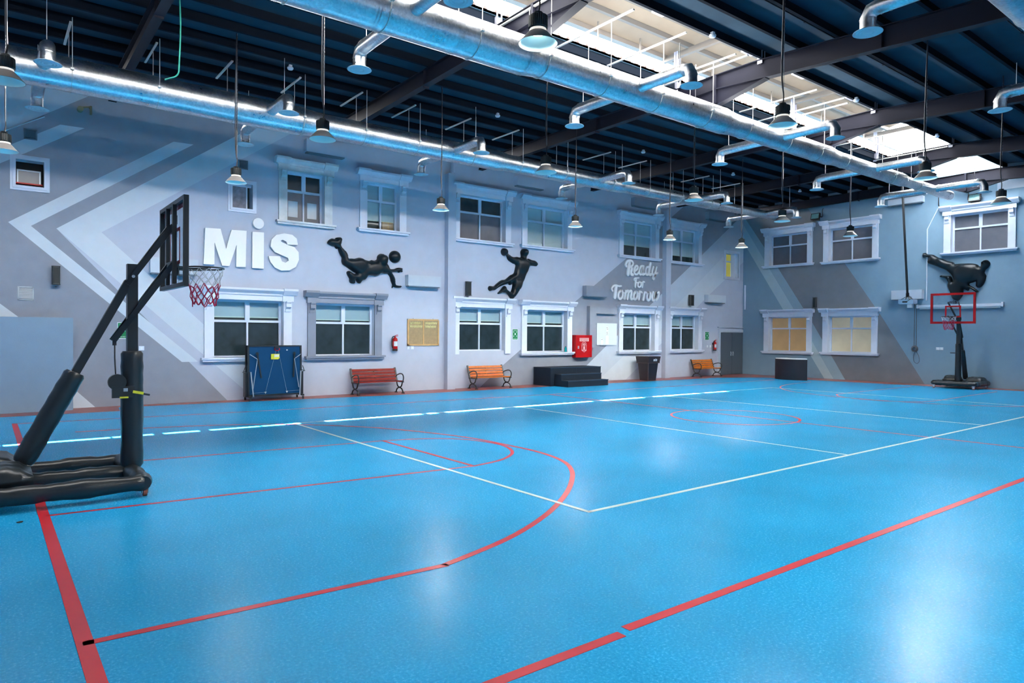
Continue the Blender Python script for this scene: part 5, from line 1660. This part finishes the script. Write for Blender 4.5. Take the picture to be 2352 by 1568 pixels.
m = MB(); m.bar((25.78, fy, 2.2), (26.36, fy - 0.02, 0.28), 0.07, 0.07); m.build('strut', BLACK, hoop2)
a, b = Vector((25.78, fy, 2.2)), Vector((26.36, fy - 0.02, 0.28))
m = MB(); padded(m, [a.lerp(b, 0.50), a.lerp(b, 0.98)], 0.075, n=16, wob=0.003, seed=43); m.build('strut_pad', PAD, hoop2)
gx = 25.25
for s in (-1, 1):
    m = MB(); m.bar((25.78, fy + s * 0.06, 2.30), (gx + 0.02, fy + s * 0.16, 2.86), 0.02, 0.06); m.build('upper_arm', BLACK, hoop2)
    m = MB(); m.bar((25.95, fy + s * 0.06, 1.70), (gx + 0.02, fy + s * 0.16, 2.40), 0.02, 0.06); m.build('lower_arm', BLACK, hoop2)
y0, y1, z0, z1 = 8.205, 9.535, 2.145, 3.16
m = MB()
w = 0.072
m.box(gx - 0.02, gx + 0.02, y0, y1, z1 - w, z1); m.box(gx - 0.02, gx + 0.02, y0, y1, z0, z0 + w); m.box(gx - 0.02, gx + 0.02, y0, y0 + w, z0 + w, z1 - w); m.box(gx - 0.02, gx + 0.02, y1 - w, y1, z0 + w, z1 - w)
fr2 = m.build('board_frame', RED, hoop2)
m = MB(); m.box(gx - 0.005, gx + 0.005, y0 + w, y1 - w, z0 + w, z1 - w); m.build('backboard', ACRYLIC, hoop2)
m = MB()
ty0, ty1, tz0, tz1 = fy - 0.235, fy + 0.235, 2.35, 2.74
for q0, q1, r0, r1 in ((ty0, ty1, tz1 - 0.045, tz1), (ty0, ty1, tz0, tz0 + 0.045), (ty0, ty0 + 0.045, tz0 + 0.045, tz1 - 0.045), (ty1 - 0.045, ty1, tz0 + 0.045, tz1 - 0.045)):
    m.box(gx - 0.009, gx - 0.006, q0, q1, r0, r1)
m.build('target_square', RED, fr2)
mis_small(lambda p, q, d: (gx - 0.007 - d, fy - p - 0.0, q), 0.095, 2.85, fr2, INK)
rc = (gx - 0.02 - 0.12 - 0.21, fy, 2.37)
m = MB(); rim_ring(m, rc[0], rc[1], rc[2], 0.215, 0.010); m.box(gx - 0.16, gx - 0.02, fy - 0.08, fy + 0.08, 2.33, 2.375); m.box(gx - 0.035, gx - 0.02, fy - 0.09, fy + 0.09, 2.24, 2.37)
m.build('rim', BLACK, hoop2)
net(hoop2, rc[0], rc[1], rc[2], 0.205, split_row=2)
m = MB(); m.cyl((25.75, fy + 0.08, 1.17), (25.75, fy + 0.24, 1.17), 0.015, 8); m.build('crank_handle', BLACK, hoop2)

# ================================================================== BENCHES
def bench(cx, L, wood, label, group='park benches along the windowed wall'):
    x0, x1 = cx - L / 2, cx + L / 2
    yb = YW - 0.06                       # just clear of the wall
    root = thing('bench', label, 'bench', (cx, yb - 0.28, 0), group)
    # back slats lean towards the wall; seat slats
    for k in range(4):
        z = 0.40 + k * 0.085
        yy = yb - 0.15 + k * 0.030
        m = MB(); m.bar((x0 + 0.02, yy, z), (x1 - 0.02, yy, z), 0.024, 0.068, up=(0, 0.33, 1)); m.build('back_slat', wood, root)
    for k in range(4):
        yy = yb - 0.50 + k * 0.095
        m = MB(); m.bar((x0 + 0.02, yy, 0.345 + (0.006 if k == 0 else 0)), (x1 - 0.02, yy, 0.345 + (0.006 if k == 0 else 0)), 0.078, 0.026); m.build('seat_slat', wood, root)
    for x in (x0, x1):
        m = MB()
        # back upright and seat rail
        m.bar((x, yb - 0.17, 0.33), (x, yb - 0.03, 0.71), 0.045, 0.035, up=(0, 1, 0))
        m.bar((x, yb - 0.55, 0.325), (x, yb - 0.13, 0.325), 0.045, 0.03)
        # crossed, curved legs
        m.tube(spline([(x, yb - 0.50, 0.32), (x, yb - 0.44, 0.20), (x, yb - 0.33, 0.16), (x, yb - 0.20, 0.12), (x, yb - 0.13, 0.02)], 5), 0.019, 8)
        m.tube(spline([(x, yb - 0.16, 0.32), (x, yb - 0.22, 0.20), (x, yb - 0.33, 0.16), (x, yb - 0.47, 0.12), (x, yb - 0.54, 0.02)], 5), 0.019, 8)
        m.box(x - 0.03, x + 0.03, yb - 0.58, yb - 0.50, 0.0, 0.025); m.box(x - 0.03, x + 0.03, yb - 0.17, yb - 0.09, 0.0, 0.025)
        m.tube(spline([(x, yb - 0.53, 0.33), (x, yb - 0.56, 0.45), (x, yb - 0.50, 0.535), (x, yb - 0.36, 0.55), (x, yb - 0.20, 0.51), (x, yb - 0.12, 0.47)], 5), 0.017, 8)
        m.build('end_frame', BLACK, root)
    m = MB(); m.bar((cx, yb - 0.16, 0.38), (cx, yb - 0.05, 0.66), 0.03, 0.012, up=(0, 1, 0)); m.build('back_brace', BLACK, root)
    return root
bench(8.68, 1.36, WOODRED, 'red-slatted park bench with black iron ends under the notice board side')
bench(12.55, 1.32, WOODORANGE, 'orange-slatted park bench with black iron ends right of the first pier')
bench(23.62, 1.36, WOODAMBER, 'amber-slatted park bench with black iron ends beside the corner door')

# ================================================================== FOLDED TABLE-TENNIS TABLE
t = thing('table_tennis_table', 'folded blue table-tennis table on casters before the first white window', 'table', (5.80, 17.30, 0))
x0, x1 = 5.13, 6.47
yf = 17.22
def leaf(y, tilt, name):
    m = MB()
    v = []
    for x in (x0, x1):
        for z, k in ((0.13, 0), (1.36, 1)):
            for dy in (0, 0.022):
                v.append((x, y + dy + tilt * k, z))
    m.add(v, [(0, 1, 3, 2), (4, 6, 7, 5), (0, 4, 5, 1), (2, 3, 7, 6), (0, 2, 6, 4), (1, 5, 7, 3)])
    o = m.build(name, TTBLUE, t)
    m = MB()
    w = 0.032
    def bx_(a, c, q0, q1):
        k0, k1 = (q0 - 0.13) / 1.23, (q1 - 0.13) / 1.23
        vv = [(x, y + dy + tilt * k, z) for x in (a, c) for z, k in ((q0, k0), (q1, k1)) for dy in (-0.02, 0.03)]
        m.add(vv, [(0, 1, 3, 2), (4, 6, 7, 5), (0, 4, 5, 1), (2, 3, 7, 6), (0, 2, 6, 4), (1, 5, 7, 3)])
    bx_(x0 - 0.005, x1 + 0.005, 1.34, 1.37); bx_(x0 - 0.005, x1 + 0.005, 0.11, 0.15); bx_(x0 - 0.008, x0 + w, 0.11, 1.37); bx_(x1 - w, x1 + 0.008, 0.11, 1.37)
    m.build('edge_frame', BLACK, o)
    return o
lf = leaf(yf, 0.04, 'table_leaf')
leaf(yf + 0.22, -0.02, 'table_leaf')
yy = yf - 0.03
m = MB(); m.box(5.77, 5.88, yy - 0.01, yy + 0.04, 1.29, 1.345); m.build('latch_plate', BLACK, lf)
m = MB(); m.tube([(5.77, yy - 0.005, 1.31), (5.76, yy - 0.01, 1.26), (5.825, yy - 0.02, 1.24), (5.89, yy - 0.01, 1.26), (5.88, yy - 0.005, 1.31)], 0.012, 8); m.build('latch', RED, lf)
m = MB(); m.prism([(5.69, 1.02), (5.87, 1.02), (5.90, 1.055), (5.90, 1.155), (5.69, 1.155)], lambda p, q, d: (p, yf + 0.015 - d + 0.01, q), 0.0, 0.03); lb = m.build('warning_label', YELLOW, lf)
m = MB()
for k in range(3):
    m.box(5.77 + k * 0.04, 5.80 + k * 0.04, yf - 0.007, yf - 0.004, 1.075, 1.14)
m.build('pictogram', PAPER, lb)
m = MB(); m.box(6.075, 6.11, yf - 0.0, yf + 0.012, 1.24, 1.265); m.build('small_sticker', PAPER, lf)
for s, xa in ((1, 5.36), (-1, 6.25)):
    m = MB(); m.bar((xa - s * 0.02, yy, 1.16), (xa + s * (0.08 if s > 0 else 0.0), yy, 0.56), 0.03, 0.03)
    for k in range(4):
        a = pi * k / 4
        m.bar((xa - s * 0.02 - 0.045 * cos(a), yy, 1.165 - 0.045 * sin(a)), (xa - s * 0.02 + 0.045 * cos(a), yy, 1.165 + 0.045 * sin(a)), 0.012, 0.012)
    m.build('support_leg', BLACK, t)
    m = MB(); xo = 5.16 if s > 0 else 6.44
    m.tube([(xo, yy, 1.15), (xa + s * -0.02 + 0.0, yy - 0.01, 1.03), (xa - s * 0.13, yy - 0.03, 0.30)], 0.010, 8); m.build('folding_brace', GREYSTEEL, t)
    m = MB(); m.bar((xo + s * 0.01, yy - 0.03, 0.72), (xo + s * 0.06, yy - 0.10, 0.10), 0.024, 0.024); m.build('swing_arm', GREYSTEEL, t)
    m = MB(); xs = 5.10 if s > 0 else 6.50
    m.box(xs - 0.03, xs + 0.03, yf + 0.03, yf + 0.20, 0.10, 0.70); m.build('net_post_case', BLACK, t)
    m = MB(); m.tube([(xs, yf + 0.08, 0.74), (xs - s * 0.09, yf + 0.06, 0.71), (xs - s * 0.03, yf + 0.06, 0.70)], 0.009, 6); m.bar((xs - s * 0.06, yf + 0.06, 0.73), (xs - s * 0.02, yf + 0.06, 0.85), 0.018, 0.012); m.build('release_handle', BLACK, t)
m = MB()
for p, q in (((5.80, 1.24), (5.54, 0.20)), ((5.86, 1.24), (6.08, 0.20)), ((5.54, 0.20), (5.20, 0.19)), ((6.08, 0.21), (6.42, 0.22))):
    m.bar((p[0], yy - 0.0, p[1]), (q[0], yy - 0.0, q[1]), 0.004, 0.004)
m.build('pull_wire', GREYSTEEL, lf)
m = MB()
for x in (5.54, 6.08):
    m.prism([(x - 0.03, 0.215), (x + 0.03, 0.215), (x, 0.165)], lambda p, q, d: (p, yy - d, q), 0.0, 0.01)
m.build('wire_guide', LOUVREW, lf)
for x in (5.14, 6.46):
    m = MB(); m.box(x - 0.025, x + 0.025, yf - 0.16, yf + 0.30, 0.09, 0.125); m.build('base_bar', BLACK, t)
    for y in (yf - 0.14, yf + 0.28):
        m = MB(); m.cyl((x - 0.012, y, 0.035), (x + 0.012, y, 0.035), 0.035, 14); m.box(x - 0.018, x - 0.013, y - 0.02, y + 0.02, 0.03, 0.09); m.box(x + 0.013, x + 0.018, y - 0.02, y + 0.02, 0.03, 0.09)
        m.build('caster_wheel', RUBBER, t)

# ================================================================== STAGE AND STEPS
t = thing('stage_platform', 'navy carpeted stage platform against the grey diagonal', 'stage', (15.8, 17.2, 0))
m = MB(); m.box(14.62, 16.92, 16.80, YW - 0.03, 0, 0.60); m.build('platform', NAVY, t)
m = MB(); m.box(14.61, 16.93, 16.79, 16.80, 0.585, 0.605); m.box(15.75, 15.755, 16.795, 16.80, 0.02, 0.58); m.build('nosing', mat('navy_edge', (0.012, 0.04, 0.08), 0.8), t)
t2 = thing('step_unit', 'two navy carpeted steps standing in front of the stage platform', 'steps', (15.7, 16.45, 0))
m = MB(); m.box(14.80, 16.62, 16.47, 16.79, 0, 0.40); m.build('step', NAVY, t2)
m = MB(); m.box(14.80, 16.62, 16.15, 16.47, 0, 0.20); m.build('step', NAVY, t2)
m = MB()
for y, z in ((16.47, 0.40), (16.15, 0.20)):
    m.box(14.79, 16.63, y - 0.012, y, z - 0.02, z + 0.004)
m.build('nosing', MATS['navy_edge'], t2)

# ================================================================== LECTERN
t = thing('lectern', 'dark brown flared lectern with MIS lettering on its front', 'lectern', (19.72, 17.15, 0))
def frust(m, a0, c0, b0, d0, z0, a1, c1, b1, d1, z1):
    v = [(a0, b0, z0), (c0, b0, z0), (c0, d0, z0), (a0, d0, z0), (a1, b1, z1), (c1, b1, z1), (c1, d1, z1), (a1, d1, z1)]
    m.add(v, [(3, 2, 1, 0), (4, 5, 6, 7), (0, 1, 5, 4), (1, 2, 6, 5), (2, 3, 7, 6), (3, 0, 4, 7)])
m = MB(); frust(m, 19.53, 19.97, 16.93, 17.33, 0.0, 19.47, 20.03, 16.87, 17.38, 0.66); m.build('body', BROWN, t)
m = MB(); frust(m, 19.44, 20.06, 16.83, 17.41, 0.66, 19.41, 20.09, 16.80, 17.44, 0.90); hd = m.build('head', BROWN, t)
m = MB(); m.box(19.43, 20.07, 16.815, 17.42, 0.648, 0.664); m.bar((19.525, 16.925, 0.0), (19.465, 16.865, 0.65), 0.02, 0.02); m.build('edge_strip', BROWNEDGE, t)
mis_small(lambda p, q, d: (19.80 + p, 16.80 + (0.90 - q) * 0.125 - 0.002 - d, q), 0.085, 0.765, hd, SIGNW, th=0.002)

# ================================================================== CURVED COUNTER
t = thing('reception_counter', 'curved dark counter with pale top under the amber window', 'counter', (24.95, 14.30, 0))
def arc_counter(m, r, z0, z1, cx=25.62, cy=14.32, a=0.72, inner=None, n=24):
    A = [pi - a + 2 * a * k / n for k in range(n + 1)]
    o = [(cx + r * cos(t_), cy + r * sin(t_)) for t_ in A]
    i = [(cx + inner * cos(t_), cy + inner * sin(t_)) for t_ in reversed(A)]
    m.prism(o + i, lambda p, q, d: (p, q, d), z0, z1)
    return m
arc_counter(MB(), 1.02, 0.0, 0.80, inner=0.94).build('front_panel', COUNTER, t)
arc_counter(MB(), 1.0, 0.80, 0.835, inner=0.58).build('counter_top', SIGNW, t)
arc_counter(MB(), 0.92, 0.35, 0.37, inner=0.62).build('shelf', COUNTER, t)
for s in (-1, 1):
    an = pi + s * 0.70
    m = MB(); m.bar((25.62 + 0.6 * cos(an), 14.32 + 0.6 * sin(an), 0.40), (25.62 + 0.95 * cos(an), 14.32 + 0.95 * sin(an), 0.40), 0.03, 0.80); m.build('end_panel', COUNTER, t)
# a scrap on the floor
m = MB(); m.prism([(0.22, 7.42), (0.25, 7.44), (0.27, 7.43), (0.26, 7.40), (0.235, 7.395)], lambda p, q, d: (p, q, d), 0.001, 0.008)
settle(tag(m.build('floor_scrap', RUBBER), 'tiny dark scrap lying on the blue floor by the near stand', 'debris'), (0.24, 7.42, 0.001))
